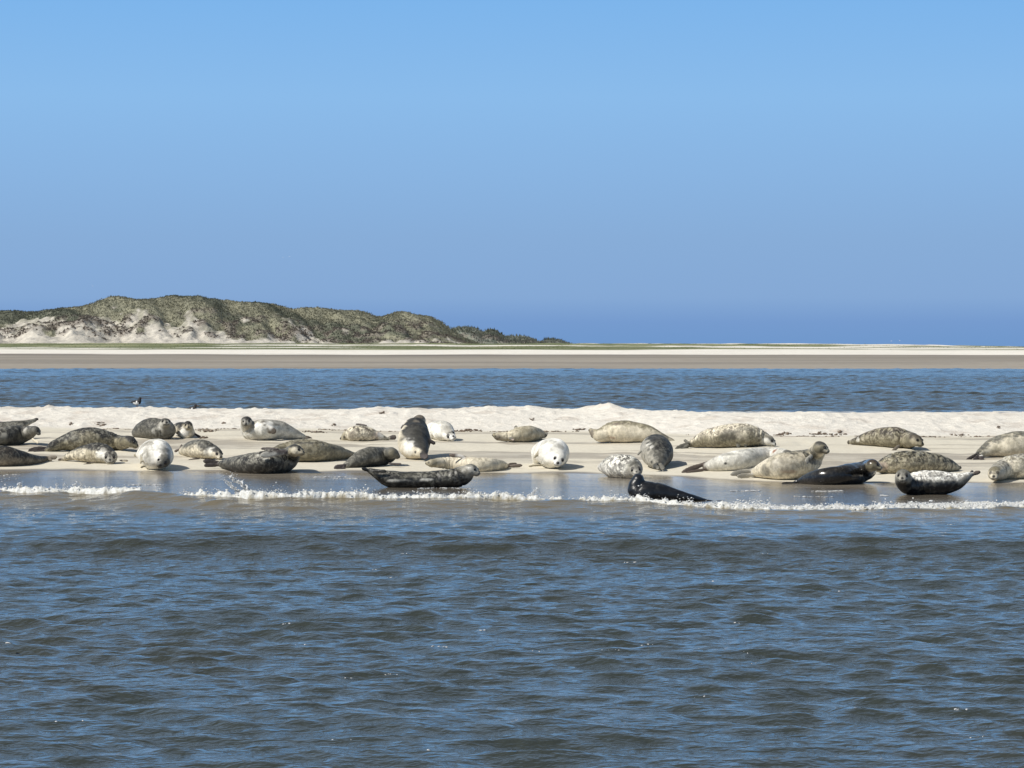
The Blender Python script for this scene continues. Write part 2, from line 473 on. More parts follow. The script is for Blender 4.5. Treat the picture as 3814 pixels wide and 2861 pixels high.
C = np.broadcast_to(wetc, X.shape + (3,))
C = mixc(C, np.array([.32, .285, .235]), ss(.45, .65, fbm(X * .015, Y * .06, 124, 4)) * .8)
C = mixc(C, np.array([.16, .14, .12]), ss(325, 345, yn) * (1 - ss(346, 356, yn)) * .7)
C = mixc(C, whitec, ss(348, 358, yn))
gmask = ss(398, 416, yn) * ss(.40, .52, fbm(X * .03, Y * .05, 125, 4) + .10 * ss(430, 480, Y))
C = mixc(C, greenc, gmask)
C = mixc(C, np.array([.30, .30, .17]), ss(.5, .7, fbm(X * .06, Y * .08, 126, 4)) * gmask * .7)
attr_c(me, 'scol', C)
link('far_beach', me, MAT_FAR, kind='structure')
far_g = (X, Y, zz, gmask)

# ------------------------------------------------------------------ dunes
crest = np.array([(-900, 1168), (-400, 1150), (-150, 1163), (0, 1157), (60, 1158), (110, 1162), (170, 1160), (230, 1150), (300, 1143), (340, 1135), (370, 1122), (400, 1110), (430, 1102), (455, 1104),
    (490, 1113), (520, 1117), (560, 1114), (600, 1111), (630, 1103), (655, 1101), (700, 1106), (740, 1108), (775, 1116), (800, 1120), (850, 1119), (890, 1128), (915, 1129), (960, 1126), (1010, 1132), (1050, 1142),
    (1090, 1152), (1130, 1146), (1200, 1147), (1250, 1155), (1330, 1156), (1370, 1166), (1400, 1178), (1425, 1180), (1450, 1170), (1480, 1163), (1510, 1164), (1540, 1171), (1600, 1182), (1640, 1197), (1680, 1228), (1720, 1256), (1780, 1282), (1850, 1296), (2600, 1300)], float)
def dune(name, crest, d_foot, d_crest, foot_z, seed, nx, xr, far=False):
    px = np.linspace(xr[0], xr[1], nx)
    v = np.concatenate([np.linspace(-.12, 1.02, 230), np.linspace(1.06, 2.0, 14)])
    P, V = np.meshgrid(px, v)
    cy = np.interp(P, crest[:, 0], crest[:, 1])
    Yb = d_foot + (d_crest - d_foot) * V
    Yb = Yb + (fbm(P * .006, V * 0, seed, 3) - .5) * 14 * np.clip(1 - V, 0, 1)
    cz = H + (HY - cy) / FPX * d_crest
    hgt = np.maximum(cz - foot_z, -1.5)
    shp = np.where(V < 0, V * .15, np.where(V <= 1, np.interp(V, [0, .15, .35, .6, .82, 1.0], [0, .13, .37, .68, .90, 1.0]), 1 - .5 * (V - 1)))
    Xw = (P - CX) / FPX * d_crest
    mid = ss(-.02, .25, V) * (1 - ss(.80, 1.0, V))
    gul = fbm(Xw * .16 + V * 2.0, V * 1.6, seed + 3, 4)
    bump = (gul - .5) * 4.2 * mid * np.clip(hgt / 6, 0, 1)
    low = ss(0.05, .2, V) * (1 - ss(.45, .65, V))
    hum = fbm(Xw * .45, Yb * .25, seed + 5, 3)
    bump = bump + (hum - .45) * 1.5 * low * np.clip(hgt / 5, 0, 1)
    bump = bump + (fbm(Xw * .9, Yb * .5, seed + 6, 3) - .5) * .5 * ss(.1, .3, V)
    Zb = foot_z + hgt * shp + bump
    me = grid(name, Xw, Yb, Zb)
    # vegetation cover: marram on the upper slope, bare sand at the foot and in blow-outs
    streak = fbm(Xw * .30 + V * 3.5, V * 4.0, seed + 9, 4)
    big = fbm(Xw * .07 + V * .8, V * 2.2, seed + 11, 3)
    lim = np.interp(P, [-900, 0, 350, 700, 1000, 1250, 1500, 1700], [.66, .56, .44, .38, .36, .34, .34, .18]) if not far else np.full_like(P, .05)
    veg = ss(-.06, .06, (V - lim) * 1.05 + (streak - .48) * 1.15 + (big - .5) * .35)
    foot = np.interp(P, [-900, 0, 250, 500, 800, 1300, 1700], [.29, .27, .22, .18, .16, .16, .10]) + (fbm(Xw * .5, V * 0, seed + 13, 3) - .5) * .08
    veg = veg * ss(-.02, .02, V - foot)
    if far: veg = np.maximum(veg, .9)
    veg = np.clip(veg + (fbm(Xw * 1.3, V * 40, seed + 31, 3, .6) - .5) * 1.1 * (veg * (1 - veg) * 4 + .25 * (V > foot)), 0, 1)
    shrub = ss(.52, .62, hum + (fbm(Xw * 1.1, V * 30, seed + 33, 2) - .5) * .25) * low * ss(-.0, .03, V - foot)
    sandc = np.array([.52, .485, .425]); vegc = np.array([.205, .200, .145]); veg2 = np.array([.27, .262, .19]); dk = np.array([.115, .122, .092]); shc = np.array([.20, .175, .152])
    if far: vegc = np.array([.195, .21, .172]); veg2 = np.array([.235, .24, .195])
    Cc = np.broadcast_to(sandc, P.shape + (3,))
    Cc = mixc(Cc, sandc * .78, ss(.45, .65, fbm(Xw * .5 + V * 3, V * 6, seed + 21, 4)) * .7)
    Cc = mixc(Cc, vegc * 1.1, ss(.38, .62, fbm(Xw * .6 + V * 4, V * 14, seed + 41, 4, .6)) * ss(.05, .2, V - foot) * .6)
    Cc = mixc(Cc, vegc, veg)
    Cc = mixc(Cc, veg2, veg * ss(.5, .66, fbm(Xw * .22 + V * 2, V * 5, seed + 15, 4)) * .8)
    Cc = mixc(Cc, dk, veg * ss(.50, .62, fbm(Xw * .14 + V * 4, V * 2.2, seed + 17, 4)) * .9)
    Cc = mixc(Cc, shc, shrub * .7)
    attr_c(me, 'dcol', Cc)
    link(name, me, MAT_DUNE, kind='structure')
    return Xw, Yb, Zb, veg, shrub, V, Cc
D1 = dune('dune_ridge', crest, 535, 600, 1.75, 200, 620, (-900, 2300))
crest2 = np.array([(1400, 1290), (1560, 1262), (1640, 1236), (1690, 1224), (1710, 1218), (1750, 1218), (1775, 1224), (1800, 1236), (1815, 1230), (1830, 1226), (1850, 1232), (1880, 1254), (1910, 1253), (1950, 1252), (1970, 1258),
    (1990, 1267), (2010, 1275), (2030, 1266), (2060, 1263), (2080, 1268), (2110, 1280), (2160, 1296), (2400, 1310)], float)
D2 = dune('far_dune', crest2, 700, 760, 1.9, 300, 260, (1400, 2400), far=True)

# grass tufts: many blades in one object
def tufts(name, pts, hts, cols, label, wid=.35, nb=4):
    r = np.random.default_rng(3)
    n = len(pts)
    V = np.zeros((n, nb, 3, 3)); 
    for b in range(nb):
        a = r.random(n) * 6.283
        lean = r.random(n) * .7
        dirx, diry = np.cos(a), np.sin(a)
        w = wid * (.5 + r.random(n)) * hts
        hb = hts * (.6 + .6 * r.random(n))
        px_, py_ = -diry, dirx
        V[:, b, 0] = pts + np.stack([px_ * w * .5, py_ * w * .5, -.15 * hb], -1)
        V[:, b, 1] = pts - np.stack([px_ * w * .5, py_ * w * .5, .15 * hb], -1)
        V[:, b, 2] = pts + np.stack([dirx * lean * hb, diry * lean * hb, hb], -1)
    Vf = V.reshape(-1, 3)
    F = np.arange(len(Vf)).reshape(-1, 3)
    me = mesh_np(name, Vf, F, smooth=False)
    C = np.repeat(cols[:, None, :], nb * 3, 1).reshape(-1, 3)
    attr_c(me, 'gcol', C)
    return link(name, me, MAT_GRASS, kind='stuff', label=label, cat='grass')
def scatter(D, n, veg_i, seed, vis):
    Xw, Yb, Zb = D[0], D[1], D[2]
    r = np.random.default_rng(seed)
    w = (veg_i * vis).ravel(); w = w / w.sum()
    k = r.choice(len(w), n, p=w)
    jx = r.normal(size=n) * .3
    pts = np.stack([Xw.ravel()[k] + jx, Yb.ravel()[k] + r.normal(size=n) * .25, Zb.ravel()[k]], -1)
    return pts, k, r
vis = ((D1[5] > 0) & (D1[5] < 1.1) & (D1[0] > -110) & (D1[2] > 1.9)).astype(float)
pts, k, r = scatter(D1, 52000, D1[3] ** 2, 4, vis)
base = D1[6].reshape(-1, 3)[k]
cols = base * (.92 + .3 * r.random((len(k), 1)))
tufts('dune_grass', pts, .07 + .20 * r.random(len(k)) ** 2, cols, 'grey green marram grass covering the long dune ridge', wid=.7)
pts, k, r = scatter(D1, 3600, D1[4] ** 2, 6, vis)
cols = np.array([.215, .185, .155]) * (.8 + .5 * r.random((len(k), 1)))
tufts('dune_scrub', pts, .06 + .18 * r.random(len(k)), cols, 'dark low scrub clumps on the sandy lower dune face', wid=2.2, nb=6)
vis = ((D2[5] > .1) & (D2[5] < 1.1) & (D2[2] > 2)).astype(float)
pts, k, r = scatter(D2, 5000, D2[3] ** 2, 8, vis)
cols = D2[6].reshape(-1, 3)[k] * (.75 + .6 * r.random((len(k), 1)))
tufts('far_dune_grass', pts, .2 + .4 * r.random(len(k)), cols, 'dark green grass on the small far dunes at the ridge end')
gvis = ((far_g[1] > 405) & (far_g[1] < 545)).astype(float) * (np.abs(far_g[0]) < 110)
pts, k, r = scatter(far_g, 16000, far_g[3] ** 2, 9, gvis)
cols = np.array([.17, .19, .09]) * (.7 + .9 * r.random((len(k), 1)))
tufts('beach_grass', pts, .03 + .07 * r.random(len(k)) ** 2, cols, 'low green salt grass along the top of the far beach', wid=.9)

# ------------------------------------------------------------------ blob clouds (foam, seaweed)
def ico(sub):
    bmx = bmesh.new(); bmesh.ops.create_icosphere(bmx, subdivisions=sub, radius=1.0)
    V = np.array([v.co[:] for v in bmx.verts]); F = np.array([[v.index for v in f.verts] for f in bmx.faces]); bmx.free()
    return V, F
ICO1, ICO2 = ico(1), ico(2)
def blobs(pts, rad, seed, sq=(1, 1, .8), base=ICO1, rough=.35):
    r = np.random.default_rng(seed)
    bv, bf = base
    n = len(pts)
    sc = np.asarray(sq)[None, None, :] * (1 + (r.random((n, 1, 3)) - .5) * .7)
    V = bv[None] * (1 + (r.random((n, len(bv), 1)) - .5) * 2 * rough)
    V = V * sc * np.asarray(rad)[:, None, None]
    a = r.random(n) * 6.283
    ca, sa = np.cos(a)[:, None], np.sin(a)[:, None]
    V = np.stack([V[..., 0] * ca - V[..., 1] * sa, V[..., 0] * sa + V[..., 1] * ca, V[..., 2]], -1) + pts[:, None, :]
    F = bf[None] + (np.arange(n) * len(bv))[:, None, None]
    return V.reshape(-1, 3), F.reshape(-1, 3)
def merge(parts):
    Vs, Fs, o = [], [], 0
    for V, F in parts:
        Vs.append(V); Fs.append(F + o); o += len(V)
    return np.concatenate(Vs), np.concatenate(Fs)

# breaking wavelet: ragged foam sheet that rises out of the water + spray lumps
xf = np.arange(-9, 9, .014)
df = np.arange(-.25, 2.3, .022)
X, DDm = np.meshgrid(xf, df)
Y = foam_d(X) + DDm
WX = .5 + 1.15 * ss(1.2, 2.6, X) + .25 * ss(-2.6, -2.2, X) * (1 - ss(-1.2, -.6, X))
dens = np.interp(X, [-9, -6, -5.6, -4.2, -3.9, -3.4, -3.0, -1.5, -.9, .2, .35, .7, .85, 1.1, 1.4, 1.7, 2.6, 3.0, 3.3, 5.5, 9],
                 [.5, .75, .9, .85, .68, .6, .85, 1.0, .75, .8, .5, .45, .6, .5, .65, .95, .85, .6, .9, .95, .8])
t = DDm / WX
env = ss(-.12, .12, t) * (1 - ss(.55, 1.05, t))
bil = 1 - np.abs(2 * fbm(X * 5.5, Y * 3.2, 131, 4, .55) - 1)
tex = .55 * fbm(X * 14, Y * 13, 133, 4, .7) + .45 * (1 - np.abs(2 * fbm(X * 9, Y * 5, 134, 4, .6) - 1))
dens = dens * (.55 + .9 * fbm(X * 2.2, X * 0 + 4, 137, 3))
f = env * (dens + .24) * (.15 + 1.35 * tex) + (bil - .75) * .6 * env - .36
wz = ridge_amp(X) * np.where(DDm < 0, np.exp(-(np.abs(DDm) / .60) ** 1.5), np.exp(-(DDm / .22) ** 2)) * .9
hgt = np.clip(f, -.12, .6)
Zf = wz * .9 - .004 + np.where(hgt > 0, (hgt / .5) ** 1.25 * .5, hgt) * (.115 - .04 * ss(1, 3, X)) * (.15 + 1.55 * fbm(X * 4.0, Y * 6 + 8, 138, 4, .6)) + (fbm(X * 24, Y * 16, 135, 3, .6) - .5) * .055 * ss(-.02, .15, f)
sheet = grid('tmp', X, Y, Zf)
nv = len(sheet.vertices)
Vs = np.empty(nv * 3, np.float32); sheet.vertices.foreach_get('co', Vs); Vs = Vs.reshape(-1, 3)
ii = np.arange(nv).reshape(X.shape)
q = np.stack([ii[:-1, :-1], ii[:-1, 1:], ii[1:, 1:], ii[1:, :-1]], -1).reshape(-1, 4)
keep = (f.ravel()[q].max(1) > -.03)
q = q[keep]
Fs = np.concatenate([q[:, [0, 1, 2]], q[:, [0, 2, 3]]])
u_, inv = np.unique(Fs, return_inverse=True)
parts = [(Vs[u_], inv.reshape(-1, 3))]
fsh = ss(.02, .22, f.ravel()[u_] + (fbm(Vs[u_, 0] * 13, Vs[u_, 1] * 7, 139, 4, .6) - .55) * 1.0)
fcs = mixc(np.broadcast_to(np.array([.36, .325, .24]), (len(u_), 3)), np.array([.87, .88, .86]), fsh)
bpy.data.meshes.remove(sheet)
fr = np.random.default_rng(77)
fv = np.clip(f, 0, 1).ravel() ** 1.2; fv = fv / fv.sum()
k = fr.choice(len(fv), 30000, p=fv)
P = np.stack([X.ravel()[k], Y.ravel()[k], Zf.ravel()[k]], -1)
P[:, 2] += fr.exponential(size=len(k)) * (.003 + .085 * fbm(P[:, 0] * 3.3, P[:, 1] * 2 + 6, 141, 3, .6) ** 4) * (1.1 - .5 * ss(1, 3, P[:, 0]))
P[:, :2] += fr.normal(size=(len(k), 2)) * .02
parts.append(blobs(P, .0016 + .0085 * fr.random(len(k)) ** 2.6, 78, sq=(1.3, 1, .7), rough=.5))
# spray plumes
def plume(px, base_py, w, hpx, n, seed, dd_=.18):
    n = int(n * 2.2)
    r = np.random.default_rng(seed)
    d = float(foam_d(np.array([(px - CX) / FPX * 33])[0])) + dd_
    u = r.normal(size=n) * .5
    hh_ = hpx * (r.random(n) ** 2.8) * np.exp(-(u * 1.3) ** 2)
    pts = np.stack([(px + u * w - CX) / FPX * d, d + r.normal(size=n) * .05, .04 + hh_ / FPX * d], -1)
    rad = (.0040 * (1 - .8 * hh_ / max(hpx, 1)) + .0007) * (.4 + .9 * r.random(n))
    return blobs(pts, rad, seed + 1)
def jet(pts_px, r0, r1, n, seed, dd_=.2):
    """a thrown tongue of water: several ragged strands along a curve, thinning to drops"""
    r = np.random.default_rng(seed)
    a = np.array(pts_px, float)
    d = float(foam_d(np.array([(a[0, 0] - CX) / FPX * 33])[0])) + dd_
    out = []
    for k_ in range(max(3, n // 36)):
        t = np.linspace(0, .55 + .45 * r.random(), 85)
        q = np.stack([np.interp(t * (len(a) - 1), np.arange(len(a)), a[:, 0]), np.interp(t * (len(a) - 1), np.arange(len(a)), a[:, 1])], -1)
        o1, o2 = r.random(2) * 50
        wv = np.stack([fbm(t * 7 + o1, t * 0 + k_, 5, 3) - .5, fbm(t * 7 + o2, t * 0 + k_, 6, 3) - .5], -1)
        q = q + wv * (12 + 14 * (1 - t))[:, None] + r.normal(size=q.shape) * .5
        pts = np.stack([(q[:, 0] - CX) / FPX * d, d + (fbm(t * 5 + o2, t * 0, 9, 2) - .5) * .12, H - (q[:, 1] - HY) / FPX * d], -1)
        rad = .75 * (r0 + (r1 - r0) * t) * (.25 + 1.3 * fbm(t * 16 + o1, t * 0 + 3, 7, 2))
        out.append(blobs(pts, rad, seed + k_))
    m_ = max(6, n // 14)
    e = a[-1] + r.normal(size=(m_, 2)) * 9
    pts = np.stack([(e[:, 0] - CX) / FPX * d, d + r.normal(size=m_) * .04, H - (e[:, 1] - HY) / FPX * d], -1)
    out.append(blobs(pts, .0015 + .003 * r.random(m_), seed + 99))
    return merge(out)
for px, by, w, hp, n, sd_ in ((75, 0, 45, 42, 260, 1), (30, 0, 40, 18, 200, 2), (215, 0, 40, 48, 260, 3), (270, 0, 60, 24, 300, 4), (360, 0, 60, 16, 200, 5), (600, 0, 45, 18, 160, 6), (745, 0, 40, 34, 240, 7),
                          (860, 0, 80, 40, 500, 8), (905, 0, 50, 50, 420, 9), (1010, 0, 80, 26, 250, 10), (1120, 0, 60, 30, 240, 11), (1340, 0, 70, 22, 260, 12), (1460, 0, 110, 22, 320, 13), (1590, 0, 30, 34, 140, 14),
                          (1790, 0, 80, 24, 300, 15), (1870, 0, 50, 16, 200, 16), (2140, 0, 60, 22, 260, 17), (2270, 0, 40, 16, 140, 18), (2450, 0, 70, 34, 420, 19), (2560, 0, 90, 30, 420, 20), (2790, 0, 60, 34, 360, 21), (2880, 0, 50, 24, 200, 22),
                          (3150, 0, 90, 22, 300, 23), (3400, 0, 70, 22, 260, 24), (3560, 0, 70, 30, 320, 25), (3760, 0, 60, 26, 240, 26)):
    parts.append(plume(px, by, w, hp, n, sd_ * 13 + 200))
parts.append(jet([(922, 1850), (915, 1822), (900, 1800), (870, 1788), (858, 1775), (864, 1766)], .015, .006, 420, 501))
parts.append(jet([(905, 1850), (890, 1830), (872, 1820), (850, 1800), (832, 1786)], .011, .005, 300, 503))
parts.append(jet([(935, 1862), (930, 1838), (918, 1815), (896, 1797)], .016, .007, 340, 505))
parts.append(jet([(210, 1842), (212, 1815), (206, 1790)], .009, .003, 90, 507))
parts.append(jet([(232, 1835), (240, 1812), (236, 1798)], .006, .002, 50, 508))
parts.append(jet([(74, 1830), (74, 1805), (73, 1790)], .009, .004, 70, 509))
parts.append(jet([(1975, 1860), (1985, 1835), (2000, 1818), (2012, 1830), (2018, 1846)], .006, .003, 160, 511))
parts.append(jet([(1960, 1858), (1978, 1846), (1992, 1852), (1988, 1866), (1970, 1868)], .007, .005, 160, 513))
parts.append(jet([(1600, 1866), (1604, 1850), (1607, 1832)], .009, .003, 70, 515))
parts.append(jet([(1330, 1848), (1350, 1830), (1380, 1818)], .006, .006, 40, 517))
V, F = merge(parts)
me = mesh_np('wave_foam', V, F)
attr_c(me, 'fcol', np.concatenate([fcs, np.full((len(V) - len(fcs), 3), .93)]))
link('wave_foam', me, MAT_FOAM, kind='stuff', label='white foam of the small wave breaking along the sandbank edge', cat='foam')

# scattered flecks of foam on the near water and thin lines in the swash
fr = np.random.default_rng(31)
pts = []
for i in range(46):
    d = 12 + 20 * fr.random() ** 1.3
    x = (fr.random() - .5) * .36 * d
    for j in range(fr.integers(1, 6)):
        pts.append((x + fr.normal() * .03, d + fr.normal() * .02, .03 + (.02 if d < 26 else 0)))
pts = np.array(pts)
fl = [blobs(pts, .002 + .006 * fr.random(len(pts)) ** 2, 32, sq=(1.6, 1, .5))]
def streak(px0, px1, py, n, seed):
    r = np.random.default_rng(seed)
    d = 1.65 * FPX / (py - HY)
    px_ = px0 + (px1 - px0) * r.random(n)
    pts = np.stack([(px_ - CX) / FPX * d, d + r.normal(size=n) * .05 + .12 * np.sin(px_ * .02), np.full(n, .003)], -1)
    return blobs(pts, .004 + .010 * r.random(n) ** 2, seed, sq=(2.4, 1.5, .35))
for a in ((480, 610, 1806, 40, 1), (1170, 1290, 1777, 40, 2), (3020, 3140, 1829, 70, 4), (2720, 2830, 1828, 50, 5), (1560, 1760, 1820, 60, 6), (1240, 1330, 1784, 30, 7), (3280, 3310, 1847, 30, 8), (20, 70, 1770, 24, 9), (2960, 3100, 1850, 30, 10)):
    fl.append(streak(*a[:4], a[4] + 40))
V, F = merge(fl)
me = mesh_np('foam_flecks', V, F); attr_c(me, 'fcol', np.full((len(V), 3), .8))
link('foam_flecks', me, MAT_FOAM, kind='stuff', label='small white flecks of foam floating on the near water', cat='foam')

# dry seaweed and driftwood bits along the tide line
wrk = []
fr = np.random.default_rng(55)
n = 900
x = (fr.random(n) - .5) * 22
dn = fbm(x * 1.1, x * 0 + 2, 57, 3)
keep = fr.random(n) < ss(.40, .62, dn)
x = x[keep]; n = len(x)
y = shore(x) + 9.0 + (fbm(x * .9, x * 0, 78, 3) - .5) * .25 + fr.normal(size=n) * .05
wrk.append(blobs(np.stack([x, y, ground_full(x, y) + .003], -1), .006 + .014 * fr.random(n) ** 2, 58, sq=(1.9, 1.2, .7), rough=.5))
for px, py, nn, w in ((370, 1577, 14, 16), (383, 1583, 10, 10), (1710, 1606, 30, 45), (1745, 1602, 16, 12), (1775, 1605, 12, 25), (2155, 1603, 24, 25), (2900, 1621, 24, 22), (2925, 1618, 20, 18), (3045, 1617, 24, 35), (3130, 1611, 14, 10), (3080, 1620, 20, 60),
                      (833, 1579, 16, 10), (780, 1606, 26, 40), (755, 1632, 20, 14), (1175, 1611, 30, 40), (1985, 1564, 10, 10), (1242, 1586, 12, 8), (3720, 1596, 8, 10), (267, 1581, 10, 8), (3575, 1622, 20, 35), (600, 1600, 20, 30), (1418, 1543, 7, 9), (2640, 1605, 12, 8), (3795, 1537, 8, 14)):
    d = ray_ground(px, py, 40, 60)
    x = (px + fr.normal(size=nn) * w * .5 - CX) / FPX * d
    y = d + fr.normal(size=nn) * .06
    wrk.append(blobs(np.stack([x, y, ground_full(x, y) + .004 + .01 * fr.random(nn)], -1), .006 + .012 * fr.random(nn) ** 1.5, int(px), sq=(1.7, 1.2, .8), rough=.5))
V, F = merge(wrk)
link('tide_line_seaweed', mesh_np('tide_line_seaweed', V, F), MAT_WRACK, kind='stuff', label='dark brown seaweed scraps along the tide line of the sandbank', cat='seaweed')

# ------------------------------------------------------------------ seals
Z4 = 4.0963
PAN = {'A': (0, 1480), 'B': (460, 1480), 'C': (860, 1480), 'D': (1240, 1480), 'E': (1560, 1480), 'F': (2080, 1480), 'G': (2480, 1530), 'H': (2900, 1530), 'I': (3274, 1530)}
def nrm(v):
    v = np.asarray(v, float); return v / (np.linalg.norm(v) + 1e-12)
def catmull(P, n):
    P = np.asarray(P, float)
    Q = np.concatenate([[2 * P[0] - P[1]], P, [2 * P[-1] - P[-2]]])
    t = np.linspace(0, len(P) - 1 - 1e-6, n)
    i = t.astype(int); u = (t - i)[:, None]
    p0, p1, p2, p3 = Q[i], Q[i + 1], Q[i + 2], Q[i + 3]
    return .5 * ((2 * p1) + (-p0 + p2) * u + (2 * p0 - 5 * p1 + 4 * p2 - p3) * u * u + (-p0 + 3 * p1 - 3 * p2 + p3) * u ** 3)
def tube(rings):
    """rings: list of (n,3) arrays -> closed mesh"""
    k = len(rings[0]); m_ = len(rings)
    V = np.concatenate(rings + [rings[0].mean(0)[None], rings[-1].mean(0)[None]])
    F = []
    for a in range(m_ - 1):
        for b in range(k):
            c = (b + 1) % k
            F.append((a * k + b, a * k + c, (a + 1) * k + c)); F.append((a * k + b, (a + 1) * k + c, (a + 1) * k + b))
    e0, e1 = m_ * k, m_ * k + 1
    for b in range(k):
        c = (b + 1) % k
        F.append((e0, c, b)); F.append((e1, (m_ - 1) * k + b, (m_ - 1) * k + c))
    return V, np.array(F)
def ellipsoid(c, ax):
    V = ICO2[0] @ np.asarray(ax) + c
    return V, ICO2[1]
def blade(base, tip, wid, thick, wdir, w0=.55, notch=False, bend=0.0):
    base, tip = np.asarray(base), np.asarray(tip)
    ax = nrm(tip - base)
    wd = nrm(wdir - ax * np.dot(wdir, ax))
    nd = np.cross(ax, wd)
    L = np.linalg.norm(tip - base)
    rings = []
    tt = np.array([-.12, 0, .15, .35, .55, .75, .9, .97, 1.0])
    ww = np.array([w0 * .8, w0, w0 * 1.05, .85, .97, 1.0, .8, .5, .2])
    th = np.array([1.0, 1.0, .95, .85, .75, .65, .55, .45, .3])
    a = np.linspace(0, 2 * math.pi, 12, endpoint=False)
    for t, w, h in zip(tt, ww, th):
        c = base + ax * L * t + wd * bend * L * (t * t)
        rings.append(c + np.cos(a)[:, None] * wd * w * wid / 2 + np.sin(a)[:, None] * nd * thick * h / 2)
    V, F = tube(rings)
    cl = np.stack([base + ax * L * t + wd * bend * L * t * t for t in np.linspace(0, 1, 14)])
    return V, F, cl, wid

VOX = .0115
seal_log = []
PAL = {
 'white': (.80, .775, .71), 'cream': (.60, .54, .42), 'tan': (.38, .335, .24), 'brown': (.165, .14, .108), 'grey': (.125, .119, .099), 'lgrey': (.335, .315, .268), 'silver': (.60, .58, .52),
 'dgrey': (.045, .043, .037), 'dark': (.021, .020, .018), 'black': (.013, .014, .017), 'bbrown': (.075, .06, .045), 'olive': (.215, .190, .128), 'pink': (.48, .38, .32), 'rust': (.25, .09, .04), 'flip': (.11, .085, .07), 'flipd': (.06, .048, .045)}
def colr(c):
    return np.array(PAL[c] if isinstance(c, str) else c)

